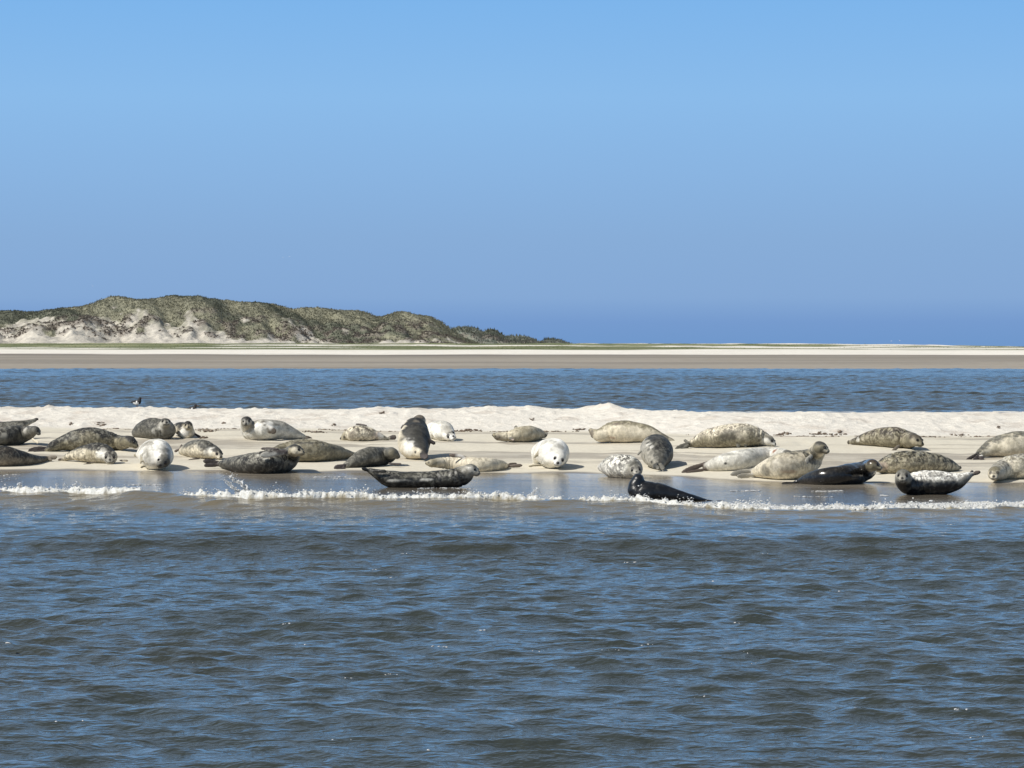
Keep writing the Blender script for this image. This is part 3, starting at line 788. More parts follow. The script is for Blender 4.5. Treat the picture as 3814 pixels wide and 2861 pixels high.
def seal(pan, base, spine, head=None, hind=(), fore=(), dors='grey', vent='lgrey', mark='dgrey', amt=.6, crown=None, face=None, flip='flip', rough=.62, wetline=None, patches=(), label='', pup=1.0, eyes=True, split=(.0, .55), wfac=1.06, vox=VOX, droll=0.0, lift=False):
    ox, oy = PAN[pan]
    bx_, by_ = ox + base[0] / Z4, oy + base[1] / Z4
    d0 = ray_ground(bx_, by_) + .04
    def P(x, y, dd=0.0):
        return pix(ox + x / Z4, oy + y / Z4, d0 + dd)
    tail_dd = 0.0
    if not lift and not any(len(s) > 3 and abs(s[3]) >= .3 for s in spine):
        sp2 = []
        for s in spine:      # where this stretch of the belly meets the sand
            dg_ = ray_ground(ox + s[0] / Z4, oy + (s[1] + s[2]) / Z4) + .04 - d0
            sp2.append([s[0], s[1], s[2], float(np.clip(dg_, -.25, 1.3))])
        a_ = np.array([q[3] for q in sp2]); b_ = np.convolve(np.pad(a_, 1, 'edge'), [.25, .5, .25], 'valid')
        nfix = max(1, len(sp2) - 1)
        b_[nfix:] = b_[nfix - 1]
        spine = [(q[0], q[1], q[2], float(v_)) for q, v_ in zip(sp2, b_)]
        tail_dd = float(b_[0])
    pc = np.array([P(s[0], s[1], s[3] if len(s) > 3 else 0) for s in spine])
    rr = np.array([s[2] / Z4 / FPX * (d0 + (s[3] if len(s) > 3 else 0)) for s in spine])
    hasH = head is not None
    if hasH:
        hc = P(head['c'][0], head['c'][1], head.get('dd', 0)); HR = head['r'] / Z4 / FPX * d0
        fwd = nrm(head['f']); up = head.get('u', (0, 0, 1)); rt = nrm(np.cross(fwd, up)); up = np.cross(rt, fwd)
        pc = np.concatenate([pc, [hc - fwd * HR * .15]]); rr = np.append(rr, HR * .86)
    n = 64
    CV = catmull(np.concatenate([pc, rr[:, None]], 1), n)
    C, RR = CV[:, :3], np.maximum(CV[:, 3], .015)
    tt_ = np.linspace(0, 1, n)
    RR = RR * (1 + .07 * (fbm(tt_ * 9 + base[0], tt_ * 0 + base[1], 3, 3) - .5))
    T = np.gradient(C, axis=0); T = T / np.linalg.norm(T, axis=1)[:, None]
    side = nrm(np.cross(T[n // 3], (0, 0, 1)))
    sides = np.zeros_like(T); 
    sides[n // 3] = side
    for i in range(n // 3 + 1, n): sides[i] = nrm(sides[i - 1] - T[i] * np.dot(sides[i - 1], T[i]))
    for i in range(n // 3 - 1, -1, -1): sides[i] = nrm(sides[i + 1] - T[i] * np.dot(sides[i + 1], T[i]))
    ups = np.cross(sides, T)
    a = np.linspace(0, 2 * math.pi, 30, endpoint=False)
    rings = []
    for i in range(n):
        rings.append(C[i] + RR[i] * (np.cos(a)[:, None] * sides[i] * wfac + np.sin(a)[:, None] * ups[i]))
    for f_, o_ in ((.75, .45), (.35, .75)):
        rings.insert(0, C[0] - T[0] * RR[0] * o_ + RR[0] * f_ * (np.cos(a)[:, None] * sides[0] + np.sin(a)[:, None] * ups[0]))
        rings.append(C[-1] + T[-1] * RR[-1] * o_ + RR[-1] * f_ * (np.cos(a)[:, None] * sides[-1] + np.sin(a)[:, None] * ups[-1]))
    parts = [tube(rings)]
    if hasH:
        A = np.array([fwd, rt, up])
        def el(o, s): parts.append(ellipsoid(hc + HR * (o[0] * fwd + o[1] * rt + o[2] * up), A * (np.array(s) * HR)[:, None]))
        el((0, 0, 0), (1.08, .95, .90)); el((.62, 0, -.14), (.72, .66, .58))
        el((1.12, .20, -.28), (.36, .32, .30)); el((1.12, -.20, -.28), (.36, .32, .30)); el((1.36, 0, -.10), (.17, .17, .14)); el((.95, 0, -.52), (.36, .34, .24))
        el((.55, .30, .36), (.30, .24, .2)); el((.55, -.30, .36), (.30, .24, .2))
    cls = []
    yv = np.array([0, 1.0, 0])
    for h_ in hind:   # (x0,y0,x1,y1,dd0,dd1,width_px)
        b, t = P(h_[0], h_[1], h_[4] + tail_dd), P(h_[2], h_[3], h_[5] + tail_dd)
        wd = np.cross(nrm(t - b), yv) if len(h_) < 8 else np.array(h_[7], float)
        w = h_[6] / Z4 / FPX * d0
        V, F, cl, w = blade(b, t, max(w * 1.2, .05), .034, wd, w0=.6); parts.append((V, F)); cls.append((cl, w))
    for h_ in fore:
        b, t = P(h_[0], h_[1], h_[4]), P(h_[2], h_[3], h_[5])
        wd = np.cross(nrm(t - b), yv) if len(h_) < 8 else np.array(h_[7], float)
        w = h_[6] / Z4 / FPX * d0
        V, F, cl, w = blade(b, t, max(w, .04), .036, wd, w0=.75, bend=.08); parts.append((V, F)); cls.append((cl, w))
    V, F = merge(parts)
    tmp = mesh_np('tmp', V, F)
    to = bpy.data.objects.new('tmp', tmp); COL.objects.link(to)
    rm = to.modifiers.new('r', 'REMESH'); rm.mode = 'VOXEL'; rm.voxel_size = vox
    sm_ = to.modifiers.new('s', 'SMOOTH'); sm_.factor = .5; sm_.iterations = 5
    dg = bpy.context.evaluated_depsgraph_get()
    ev = to.evaluated_get(dg)
    src = ev.to_mesh()
    nv = len(src.vertices)
    co = np.empty(nv * 3, np.float32); src.vertices.foreach_get('co', co); co = co.reshape(-1, 3).astype(float)
    quads = np.array([list(p_.vertices) for p_ in src.polygons if len(p_.vertices) == 4])
    ev.to_mesh_clear()
    bpy.data.objects.remove(to); bpy.data.meshes.remove(tmp)
    Dk = ((co[:, None, :] - C[None]) ** 2).sum(-1); kk = Dk.argmin(1)
    dirv = co - C[kk]; rl = np.linalg.norm(dirv, axis=1) + 1e-6
    step = np.linalg.norm(np.gradient(C, axis=0), axis=1)
    tf = (kk + (dirv * T[kk]).sum(1) / step[kk]) * step.mean()      # metres along the body
    nzf = fbm(co[:, 0] * 6 + 3, co[:, 2] * 6 + co[:, 1] * 3, int(base[1]), 3) - .5
    fold = np.zeros(nv)
    if hasH:
        tl = step.mean() * n
        for q_, dp in ((.20, .013), (.26, .011), (.33, .009), (.43, .007)):
            fold += dp * np.exp(-((tf - (tl - q_ - HR * .6) + nzf * .05) / .014) ** 2) * ss(.35, .6, nzf + .5 + .15)
    lump = (fbm(co[:, 0] * 4.5 + co[:, 1] * 2.1, co[:, 2] * 4.5 + co[:, 1] * 3.3, int(base[0]) + 3, 3) - .5) * .022
    co = co + dirv / rl[:, None] * np.where(rl > RR[kk] * 1.12, 0, lump - fold)[:, None]
    # rest on the ground: settle, flatten the belly
    gz = np.maximum(ground(co[:, 0], co[:, 1]), -.006)
    hv = co[:, 2] - gz
    gap = np.percentile(hv, 0.5)
    seal_log.append((label[:30], round(d0, 2), round(float(gap), 3)))
    sag = np.clip(1 - hv / .10, 0, 1) ** 2 * .025
    if gap > -.015: co[:, 2] -= gap + .015; hv = co[:, 2] - gz
    co[:, 2] = np.where(hv < -.012, gz - .012 + .0 * hv, co[:, 2])
    # ---- colours
    D2_ = ((co[:, None, :] - C[None]) ** 2).sum(-1)
    ki = D2_.argmin(1)
    rel = co - C[ki]
    body_sd = np.sqrt(D2_[np.arange(nv), ki]) - RR[ki] * 1.02
    upc = (rel * ups[ki]).sum(1) / RR[ki]; sdc = (rel * sides[ki]).sum(1) / RR[ki]
    ca_, sa_ = math.cos(droll), math.sin(droll)
    dor = upc * ca_ + sdc * sa_
    nz = fbm(co[:, 0] * 9 + co[:, 1] * 5, co[:, 2] * 9 + co[:, 1] * 4, int(base[0]) + 7, 3) - .5
    nz2 = fbm(co[:, 0] * 26 + co[:, 1] * 13, co[:, 2] * 26 + co[:, 1] * 11, int(base[0]) + 19, 3) - .5
    dd_ = ss(split[0], split[1], dor + nz * .9 + nz2 * .6)
    bc = mixc(np.broadcast_to(colr(vent), (nv, 3)), colr(dors), dd_)
    mk = np.broadcast_to(colr(mark), (nv, 3)).copy()
    am = np.minimum(amt * 1.3, 1) * (.6 + .4 * dd_)
    ro = np.full(nv, rough)
    if hasH:
        hr = (co - hc) / HR
        hf, hrr, hu = hr @ fwd, hr @ rt, hr @ up
        hd = np.sqrt((hf * .8) ** 2 + hrr ** 2 + hu ** 2)
        inh = ss(1.75, .85, np.sqrt((np.clip(hf - .5, -9, 9) * .62) ** 2 + hrr ** 2 + hu ** 2) + nz * .5 + nz2 * .5)
        fc = colr(face if face is not None else vent); cr = colr(crown if crown is not None else dors)
        crm = ss(.10, .42, hu - .22 * np.maximum(hf, 0) + nz * .5 + nz2 * .6) * ss(1.35, .9, hf)
        brow = ss(.24, .10, np.abs(hrr)) * ss(-.1, .15, hu) * ss(.2, .6, hf)
        hcol = mixc(np.broadcast_to(fc, (nv, 3)), cr, np.clip(crm + brow * .7, 0, 1))
        bc = mixc(bc, hcol, inh)
        am = am * (1 - .75 * inh)
        nose = ss(.26, .17, np.sqrt((hf - 1.42) ** 2 + hrr ** 2 + (hu + .10) ** 2))
        mouth = ss(.09, .03, np.abs(hu + .50 - .18 * np.abs(hrr))) * ss(.75, .95, hf) * ss(.75, .5, np.abs(hrr)) * inh
        eyed = sum(ss(.34, .20, np.sqrt((hf - .78) ** 2 + (hrr - s_ * .46) ** 2 + (hu - .20) ** 2)) for s_ in (-1, 1))
        pads = sum(ss(.42, .25, np.sqrt((hf - 1.2) ** 2 + (hrr - s_ * .22) ** 2 + (hu + .28) ** 2)) for s_ in (-1, 1))
        bc = mixc(bc, np.minimum(fc * 1.15, .7), np.clip(pads, 0, 1) * .5 * inh)
        dk = np.clip(nose + mouth * .85 + eyed * .8, 0, 1) * ss(.2, .6, hf)
        bc = mixc(bc, np.array([.014, .012, .011]), dk)
        am = am * (1 - dk)
    fl_ = np.zeros(nv)
    for cl, w in cls:
        dmin = np.sqrt(((co[:, None] - cl[None]) ** 2).sum(-1).min(1))
        fl_ = np.maximum(fl_, ss(.55 * w + .02, .40 * w + .005, dmin) * ss(-.012, .012, body_sd))
    bc = mixc(bc, colr(flip), fl_); am = am * (1 - .8 * fl_)
    for p_ in patches:   # coat markings; on some seals also shade painted into the colour: (x, y, radius_px, colour, strength)
        x, y, rad, c_, st = p_[:5]
        px_ = CX + co[:, 0] / co[:, 1] * FPX; py_ = HY + (H - co[:, 2]) / co[:, 1] * FPX
        near = (np.abs(px_ - ox - x / Z4) < 9) & (np.abs(py_ - oy - y / Z4) < 9)
        if not near.any(): continue
        j = np.nonzero(near)[0][co[near, 1].argmin()]
        rad_m = rad / Z4 / FPX * d0
        ex = p_[5] if len(p_) > 5 else (1, 1, 1)
        dist = np.sqrt((((co - co[j]) / np.array(ex)) ** 2).sum(1)) / rad_m + nz * .8 + nz2 * .9
        w = ss(1.35, .55, dist) * st
        bc = mixc(bc, colr(c_), w); am = am * (1 - .5 * w)
    if wetline is not None:
        zw = wetline[0] / Z4 / FPX * d0
        w = ss(zw + .03, zw - .02, hv + nz * .10)
        bc = mixc(bc, colr(wetline[1]), w); ro = ro * (1 - w) + .28 * w; am = am * (1 - .3 * w)
    # ---- mesh, with the eyes set into the same mesh
    mats = [MAT_SEAL, MAT_EYE]
    Fq = quads
    tri = np.concatenate([Fq[:, [0, 1, 2]], Fq[:, [0, 2, 3]]])
    nbody = len(tri); vv = co
    org = np.array([C[n // 2][0], C[n // 2][1], max(float(ground(C[n // 2][0], C[n // 2][1])), -.03)])
    ex_ = []
    if hasH and eyes:
        for s_ in (-1, 1):
            ex_.append(ellipsoid(hc + HR * (.80 * fwd + s_ * .475 * rt + .20 * up), np.eye(3) * HR * .185))
    if ex_:
        if gap > -.015:
            ex_ = [(v - np.array([0, 0, gap + .015]), f_) for v, f_ in ex_]
        vv, tri = merge([(co, tri)] + ex_)
    extra = len(vv) - nv
    bc = np.concatenate([bc, np.full((extra, 3), .01)]); ro = np.concatenate([ro, np.full(extra, .1)])
    mk = np.concatenate([mk, np.full((extra, 3), .01)]); am = np.concatenate([am, np.zeros(extra)])
    me = mesh_np('seal', vv - org, tri)
    attr_c(me, 'base', np.concatenate([bc, ro[:, None]], 1)); attr_c(me, 'mark', np.concatenate([mk, np.clip(am, 0, 1)[:, None]], 1))
    o = link('seal', me, mats, label=label, cat='seal', group='seals hauled out on the sandbank')
    mi = np.zeros(len(tri), np.int32); mi[nbody:] = 1
    me.polygons.foreach_set('material_index', mi)
    o.location = org
    return o

CAMV = (0, -1, 0)
# --- far left group
seal('A', (250, 640), [(520, 355, 30, .1), (430, 385, 48, .05), (280, 440, 95), (80, 500, 130), (-180, 520, 150), (-420, 530, 120)], hind=[(480, 362, 590, 322, .1, .1, 50), (470, 380, 560, 352, .1, .15, 40)],
     dors='grey', vent='lgrey', mark='dgrey', amt=.55, flip='flipd', lift=True, label='grey speckled seal at the far left edge, its dark tail flippers lifted off the sand')
seal('A', (330, 748), [(-260, 700, 60), (-100, 640, 110), (80, 600, 140), (270, 580, 150), (400, 555, 120, -.05)], head=dict(c=(545, 500), r=72, f=(.75, -.35, -.45)), fore=[(500, 640, 590, 705, -.1, -.2, 60)],
     dors='dgrey', vent='grey', mark='lgrey', amt=.35, crown='dgrey', face='grey', patches=[(230, 560, 130, 'dark', .9), (90, 540, 60, 'lgrey', .8), (350, 450, 60, 'silver', .7), (450, 620, 45, 'cream', .8)], flip='cream',
     label='dark seal at the left edge with a pale nape, head lowered to the right')
seal('A', (250, 1046), [(690, 925, 42), (600, 945, 62), (470, 940, 90), (280, 920, 128), (40, 895, 165), (-250, 890, 175), (-500, 900, 140)], hind=[(690, 915, 880, 905, 0, -.05, 70), (690, 940, 800, 945, 0, -.1, 50)],
     dors='dark', vent='brown', mark='bbrown', amt=.4, flip='brown', split=(-.5, .1), label='dark brown seal cut by the left edge, rear end and tail flippers pointing right')
seal('A', (1200, 850), [(730, 790, 45, .1), (840, 740, 85, .1), (1000, 690, 130), (1200, 655, 170), (1420, 640, 178), (1650, 665, 150), (1830, 690, 112)], head=dict(c=(1985, 680), r=102, f=(.88, -.30, -.30)),
     hind=[(745, 775, 420, 825, .1, 0, 100), (760, 810, 480, 870, .05, -.1, 80)], dors='dgrey', vent='olive', mark='dark', amt=.7, crown='dark', face='olive', flip='flipd', split=(.0, .6),
     patches=[(1350, 550, 110, 'olive', .7, (2, 1, .7)), (1780, 620, 70, 'olive', .8), (1100, 600, 80, 'grey', .5)], label='long dark mottled seal lying with chin on the sand, behind a white chested seal')
seal('A', (1600, 1005), [(960, 905, 40, .45), (1120, 850, 85, .3), (1300, 820, 130, .15), (1480, 815, 160, .05), (1600, 840, 150, -.05)], head=dict(c=(1680, 880), r=122, f=(.10, -.96, -.28), dd=-.15), hind=[(960, 905, 880, 930, .45, .4, 45)],
     fore=[(1440, 960, 1230, 992, -.15, -.35, 36), (1840, 930, 1960, 942, -.1, -.15, 30)], dors='dgrey', vent='cream', mark='dark', amt=.65, crown='dark', face='lgrey', split=(-.2, .4),  # second fore blade lays a dark strip where the cast shadow falls
     patches=[(1500, 900, 75, 'white', .95), (1300, 890, 70, 'tan', .7), (1540, 760, 50, 'lgrey', .7), (1760, 700, 50, 'grey', .7)], label='grey backed seal with white chest facing the camera, left of the round white seal')
# --- panel B
seal('B', (500, 640), [(190, 550, 70, .5), (290, 500, 125, .35), (430, 480, 165, .15), (590, 500, 160), (660, 500, 130, -.05)], head=dict(c=(635, 405), r=100, f=(.25, -.92, .25), dd=-.15), dors='dgrey', vent='grey', mark='grey', amt=.5,
     crown='dgrey', face='lgrey', split=(-.5, .3), patches=[(530, 470, 60, 'silver', .8), (700, 520, 60, 'grey', .6), (420, 480, 35, 'silver', .5)], label='grey seal with raised smiling face at the back, behind the round white seal')
seal('B', (960, 626), [(800, 480, 75, .6), (860, 470, 95, .35), (920, 500, 115, .1), (970, 530, 115, -.02)], head=dict(c=(985, 435), r=84, f=(.16, -.96, -.05), dd=-.1), fore=[(1090, 560, 1180, 622, 0, 0, 50)], dors='dark', vent='cream', mark='dark', amt=.3,
     crown='dark', face='tan', flip='flipd', split=(.2, .7), patches=[(870, 520, 90, 'white', .9)], label='small dark capped pale seal sitting just right of the smiling grey seal')
seal('B', (480, 1106), [(230, 880, 45, 1.1), (330, 860, 130, .85), (430, 860, 205, .55), (490, 875, 240, .2), (520, 890, 230, -.08)], head=dict(c=(600, 960), r=118, f=(-.12, -.90, -.35), u=(.42, .1, .9), dd=-.32), hind=[(240, 880, 150, 885, 1.1, 1.15, 50)],
     fore=[(330, 830, 238, 1010, -.05, -.15, 55), (330, 1050, 255, 1062, -.2, -.25, 45)], dors='lgrey', vent='white', mark='grey', amt=.15, crown='grey', face='grey', split=(.55, 1.1), droll=.6, patches=[(420, 900, 140, 'white', .9), (690, 780, 90, 'grey', .7), (560, 690, 80, 'white', .7), (300, 870, 60, 'white', .8)],
     flip='tan', label='round white seal facing the camera near the waterline, head tilted, left group')
seal('B', (1200, 940), [(870, 830, 40, .1), (950, 800, 85, .05), (1090, 785, 132), (1240, 795, 145), (1340, 825, 120, -.05)], head=dict(c=(1420, 850), r=98, f=(.58, -.74, -.35), dd=-.1), hind=[(865, 800, 890, 712, .1, .15, 45), (850, 790, 772, 832, .1, .1, 45)],
     fore=[(1140, 930, 935, 958, -.12, -.3, 36)], dors='grey', vent='cream', mark='dgrey', amt=.5, crown='dgrey', face='cream', split=(.05, .6), patches=[(1270, 880, 90, 'white', .7), (1250, 700, 70, 'dgrey', .6)],
     label='grey and cream seal lying behind the tail of the big spotted seal, tail flipper up')
# --- panel C
seal('C', (500, 1166), [(-150, 1010, 55, .05), (-20, 1005, 95), (180, 1010, 145), (430, 1000, 172), (660, 975, 190), (830, 950, 178), (915, 880, 140)], head=dict(c=(985, 800), r=108, f=(.86, -.42, -.10), dd=-.05),
     hind=[(-140, 1000, -430, 960, .05, .0, 90), (-140, 1020, -420, 1030, 0, -.1, 70)], fore=[(820, 830, 440, 850, -.14, -.20, 120), (700, 780, 450, 755, .02, .08, 60)], dors='grey', vent='dgrey', mark='dark', amt=.95, crown='dgrey', face='tan', flip='flipd', split=(-.4, .3),
     patches=[(960, 900, 90, 'tan', .9), (950, 830, 70, 'cream', .7), (600, 920, 120, 'silver', .85, (2.2, 1, .5)), (880, 1060, 70, 'tan', .6), (300, 1110, 140, 'dgrey', .6, (2, 1, .5))], label='large dark spotted seal at the waterline with raised head and folded flipper')
seal('C', (1300, 1000), [(1960, 862, 30, .1), (1850, 865, 52, .1), (1700, 850, 95), (1500, 835, 140), (1280, 815, 172), (1050, 810, 180), (820, 830, 150)], head=dict(c=(640, 850), r=92, f=(-.9, .2, -.2)), hind=[(1960, 850, 2060, 870, .1, .1, 40)],
     dors='olive', vent='olive', mark='grey', amt=.5, flip='dgrey', split=(.5, .8), patches=[(1200, 660, 60, 'dark', .8, (4, 1, .5)), (1600, 740, 50, 'dark', .8, (4, 1, .5)), (1150, 800, 60, 'dgrey', .5, (3, 1, .6))], label='long olive grey seal lying behind the large spotted seal, tail to the right')
seal('C', (600, 655), [(1120, 600, 34, .1), (1020, 575, 68, .1), (880, 535, 108), (680, 495, 152), (470, 500, 162), (320, 515, 140), (255, 450, 112)], head=dict(c=(238, 368), r=88, f=(.02, -.97, -.18), dd=-.12), hind=[(1110, 590, 1250, 650, .1, .1, 60), (1090, 610, 1200, 640, .1, .05, 50)],
     fore=[(500, 420, 680, 555, -.17, -.20, 120)], dors='lgrey', vent='silver', mark='grey', amt=.3, crown='dark', face='lgrey', flip='bbrown', split=(.1, .7), patches=[(400, 420, 90, 'white', .85), (620, 380, 80, 'white', .8), (350, 600, 70, 'silver', .6), (240, 460, 40, 'dgrey', .6)],  # dark grey patch paints the shade below the chin
     label='pale grey seal at the back with a dark capped face turned to the camera')
# --- panel D
seal('D', (300, 655), [(850, 630, 26, .05), (750, 605, 55), (600, 565, 98), (450, 540, 128), (320, 545, 120)], head=dict(c=(230, 570), r=92, f=(-.85, -.25, -.35), u=(.2, -.5, .8)), hind=[(850, 615, 970, 590, .05, 0, 80)], fore=[(500, 420, 345, 385, -.02, .05, 40)],
     dors='cream', vent='cream', mark='brown', amt=.75, crown='tan', face='tan', flip='flipd', patches=[(320, 470, 55, 'brown', .85, (1.6, 1, .6)), (250, 600, 70, 'brown', .8), (700, 600, 70, 'pink', .7), (420, 395, 60, 'grey', .7, (3, 1, .4)), (760, 630, 60, 'white', .6)], eyes=False,  # brown patches at the head paint its shadows and the eye
     label='small cream seal with brown blotches lying left of the upright two tone seal')
seal('D', (1330, 945), [(1400, 880, 50, -.35), (1335, 815, 120, -.2), (1245, 735, 222, .05), (1243, 640, 234, .25), (1245, 550, 206, .45), (1258, 468, 172, .65), (1292, 402, 105, .8)], head=dict(c=(1318, 356), r=110, f=(.35, .93, .0), dd=.92), hind=[(1390, 830, 1420, 935, -.4, -.55, 90), (1340, 860, 1370, 930, -.4, -.5, 60)],
     fore=[(1080, 420, 1040, 480, .4, .4, 60), (1470, 640, 1560, 720, .1, .1, 70)], dors='dark', vent='cream', mark='grey', amt=.15, crown='brown', flip='flipd', split=(-.1, .15), droll=.75, eyes=False,  # second fore blade stands in for the dark shadow beside the body
     patches=[(1230, 480, 190, 'dgrey', .9), (1330, 620, 160, 'dgrey', .9), (1390, 780, 90, 'dark', .8), (1110, 720, 120, 'white', .9), (1250, 830, 60, 'cream', .9), (1225, 842, 22, 'black', .9), (1310, 330, 60, 'brown', .8)], label='upright two tone seal facing away, dark back and white flank, in the middle')
seal('D', (1700, 660), [(1450, 470, 60, .8), (1530, 470, 120, .5), (1630, 480, 155, .2), (1700, 500, 150)], head=dict(c=(1770, 545), r=106, f=(.45, -.85, -.22), u=(-.55, -.2, .75), dd=-.15), fore=[(1530, 590, 1500, 530, -.12, -.12, 40)],
     dors='silver', vent='white', mark='lgrey', amt=.3, crown='lgrey', face='white', flip='flipd', split=(.1, .7), patches=[(1560, 450, 70, 'white', .8), (1650, 560, 60, 'white', .8), (1560, 620, 50, 'cream', .7), (1750, 500, 30, 'dgrey', .7, (1.8, 1, .5))],
     label='white seal with dark eye marks peeping out right of the upright two tone seal')
seal('D', (700, 1060), [(160, 1060, 42, -.15), (280, 1010, 85, -.1), (430, 940, 130), (600, 905, 148), (760, 900, 142), (850, 880, 118)], head=dict(c=(905, 850), r=98, f=(.86, .45, -.28), dd=.05), hind=[(180, 1040, 10, 1090, -.15, -.2, 90), (170, 1080, 20, 1148, -.2, -.3, 70)],
     fore=[(870, 1010, 1050, 1036, -.1, -.2, 50)], dors='grey', vent='dgrey', mark='dark', amt=.35, crown='grey', face='grey', flip='flipd', split=(-.6, .2), eyes=False, patches=[(700, 900, 70, 'lgrey', .5), (930, 870, 50, 'olive', .7), (600, 800, 90, 'grey', .5)], label='brown grey seal lying with its head turned away, behind the wet seal tail')
seal('D', (1500, 1378), [(560, 1095, 38), (680, 1150, 72), (830, 1215, 118), (1020, 1245, 138), (1300, 1248, 140), (1600, 1240, 145), (1850, 1215, 155), (2000, 1160, 145)], head=dict(c=(2100, 1085), r=112, f=(.90, -.38, -.18), dd=-.05),
     hind=[(590, 1110, 430, 1058, 0, -.05, 60), (620, 1110, 830, 1105, -.1, -.12, 55)], dors='dgrey', vent='dark', mark='grey', amt=.6, crown='grey', face='lgrey', flip='dark', rough=.42, split=(-.2, .6), wetline=(90, 'black'),
     patches=[(1000, 1240, 60, 'white', .9, (3.2, 1, .35)), (1420, 1255, 50, 'white', .85, (2, 1, .45)), (2060, 1180, 60, 'lgrey', .8), (2120, 1060, 70, 'silver', .5), (1200, 1150, 90, 'grey', .4, (3, 1, .4))], lift=True, label='wet dark mottled seal lying in the shallows with tail and head lifted like a banana')
# --- panel E
seal('E', (900, 1130), [(1340, 1040, 36, -.05), (1250, 1030, 75), (1100, 1025, 112), (880, 1025, 118), (600, 1010, 112), (380, 990, 92)], head=dict(c=(200, 1000), r=72, f=(-.85, -.2, -.1), u=(.1, -.6, -.6)), hind=[(1330, 1020, 1500, 1005, 0, .05, 50), (1330, 1050, 1590, 1030, -.05, -.1, 60)],
     fore=[(690, 905, 460, 855, .0, .0, 75)], dors='cream', vent='cream', mark='tan', amt=.35, face='tan', crown='tan', flip='flip', eyes=False, split=(.2, .8), patches=[(260, 960, 80, 'olive', .8), (1200, 1000, 90, 'lgrey', .6), (600, 930, 70, 'white', .6)],
     label='cream seal lying on its side behind the wet mottled seal, one dark flipper up')
seal('E', (1500, 684), [(1880, 570, 60, .0), (1800, 560, 100), (1670, 555, 126), (1500, 575, 112), (1350, 600, 80)], head=dict(c=(1215, 598), r=72, f=(-.85, -.3, .1), u=(-.1, -.3, -.8)), hind=[(1880, 560, 1640, 680, -.2, -.35, 90), (1880, 540, 1960, 590, 0, -.1, 100), (1880, 590, 1770, 685, -.2, -.3, 70)],
     fore=[(1500, 470, 1465, 432, .05, .05, 60), (1380, 630, 1460, 660, -.1, -.15, 45)], dors='tan', vent='tan', mark='cream', amt=.4, face='tan', crown='brown', flip='grey', eyes=False, patches=[(1180, 580, 45, 'brown', .85), (1620, 520, 110, 'tan', .7), (1460, 640, 45, 'pink', .8)],
     label='tan seal lying on its back near the tide line, grey flippers spread at right')
seal('E', (2050, 1086), [(1780, 1010, 45, 1.0), (1850, 850, 130, .85), (1960, 830, 195, .55), (2040, 845, 232, .2), (2070, 870, 215, -.08)], head=dict(c=(2135, 930), r=124, f=(-.08, -.93, -.30), u=(.25, .0, .95), dd=-.3), fore=[(1850, 800, 1748, 920, .0, -.05, 50), (1860, 1030, 1665, 1030, -.1, -.2, 45)],
     dors='silver', vent='white', mark='lgrey', amt=.2, crown='silver', face='white', flip='tan', split=(.6, 1.1), droll=.5, patches=[(1900, 720, 110, 'white', .8), (2200, 720, 70, 'lgrey', .7), (1950, 950, 100, 'white', .9)], label='plump white seal facing the camera in the middle, black eyes, casting a shadow')
# --- panel F
seal('F', (950, 1236), [(640, 1030, 50, .7), (760, 1020, 125, .5), (890, 1020, 190, .2), (1040, 1030, 195, .0), (1120, 1050, 165, -.1)], head=dict(c=(1175, 1075), r=118, f=(.05, -.97, -.18), u=(-.1, 0, 1), dd=-.25), hind=[(650, 1020, 600, 1030, .7, .75, 60)],
     dors='silver', vent='white', mark='dgrey', amt=.95, crown='grey', face='lgrey', split=(-.2, .5), label='white seal with dark grey blotches facing the camera behind the black wet seal')
seal('F', (1500, 1094), [(1545, 1030, 60, -.2), (1520, 960, 130, -.05), (1510, 860, 215, .2), (1500, 800, 245, .5), (1480, 760, 200, .9), (1470, 740, 120, 1.2)], hind=[(1500, 990, 1450, 1060, -.25, -.45, 80), (1560, 1000, 1600, 1085, -.25, -.45, 80), (1480, 1010, 1530, 1075, -.3, -.45, 60)],
     fore=[(1260, 800, 1195, 860, .1, .05, 50)], dors='dark', vent='lgrey', mark='grey', amt=.4, flip='grey', split=(-.05, .2), droll=.8, patches=[(1300, 800, 120, 'lgrey', .85), (1340, 680, 60, 'silver', .7), (1390, 720, 40, 'white', .7), (1340, 760, 30, 'dgrey', .7), (1385, 970, 30, 'black', .9), (1600, 850, 180, 'grey', .6), (1450, 620, 90, 'dgrey', .7)],  # small black patch paints a dark hole beside the tail flippers
     label='round dark grey seal seen from behind, tail flippers towards the camera')
seal('F', (900, 690), [(1760, 680, 32, .1), (1640, 640, 62, .1), (1460, 585, 112), (1250, 545, 150), (1020, 525, 172), (820, 535, 165), (650, 575, 112)], head=dict(c=(560, 555), r=80, f=(-.86, -.1, .42), u=(-.3, -.6, -.6)), hind=[(1750, 670, 1840, 690, .1, .1, 50)],
     fore=[(930, 375, 740, 410, -.04, .0, 50)], dors='olive', vent='cream', mark='tan', amt=.3, face='tan', crown='brown', flip='flip', split=(.35, .9), eyes=False, patches=[(480, 510, 60, 'brown', .8), (850, 375, 55, 'flip', .8, (3, 1, .4)), (950, 360, 22, 'flipd', .9), (1150, 520, 130, 'cream', .6, (2, 1, .7)), (780, 650, 40, 'rust', .5, (2, 1, .5)), (1650, 620, 80, 'dgrey', .7)],
     label='long cream seal on its side at the back, brown throat stretched left, mound behind')
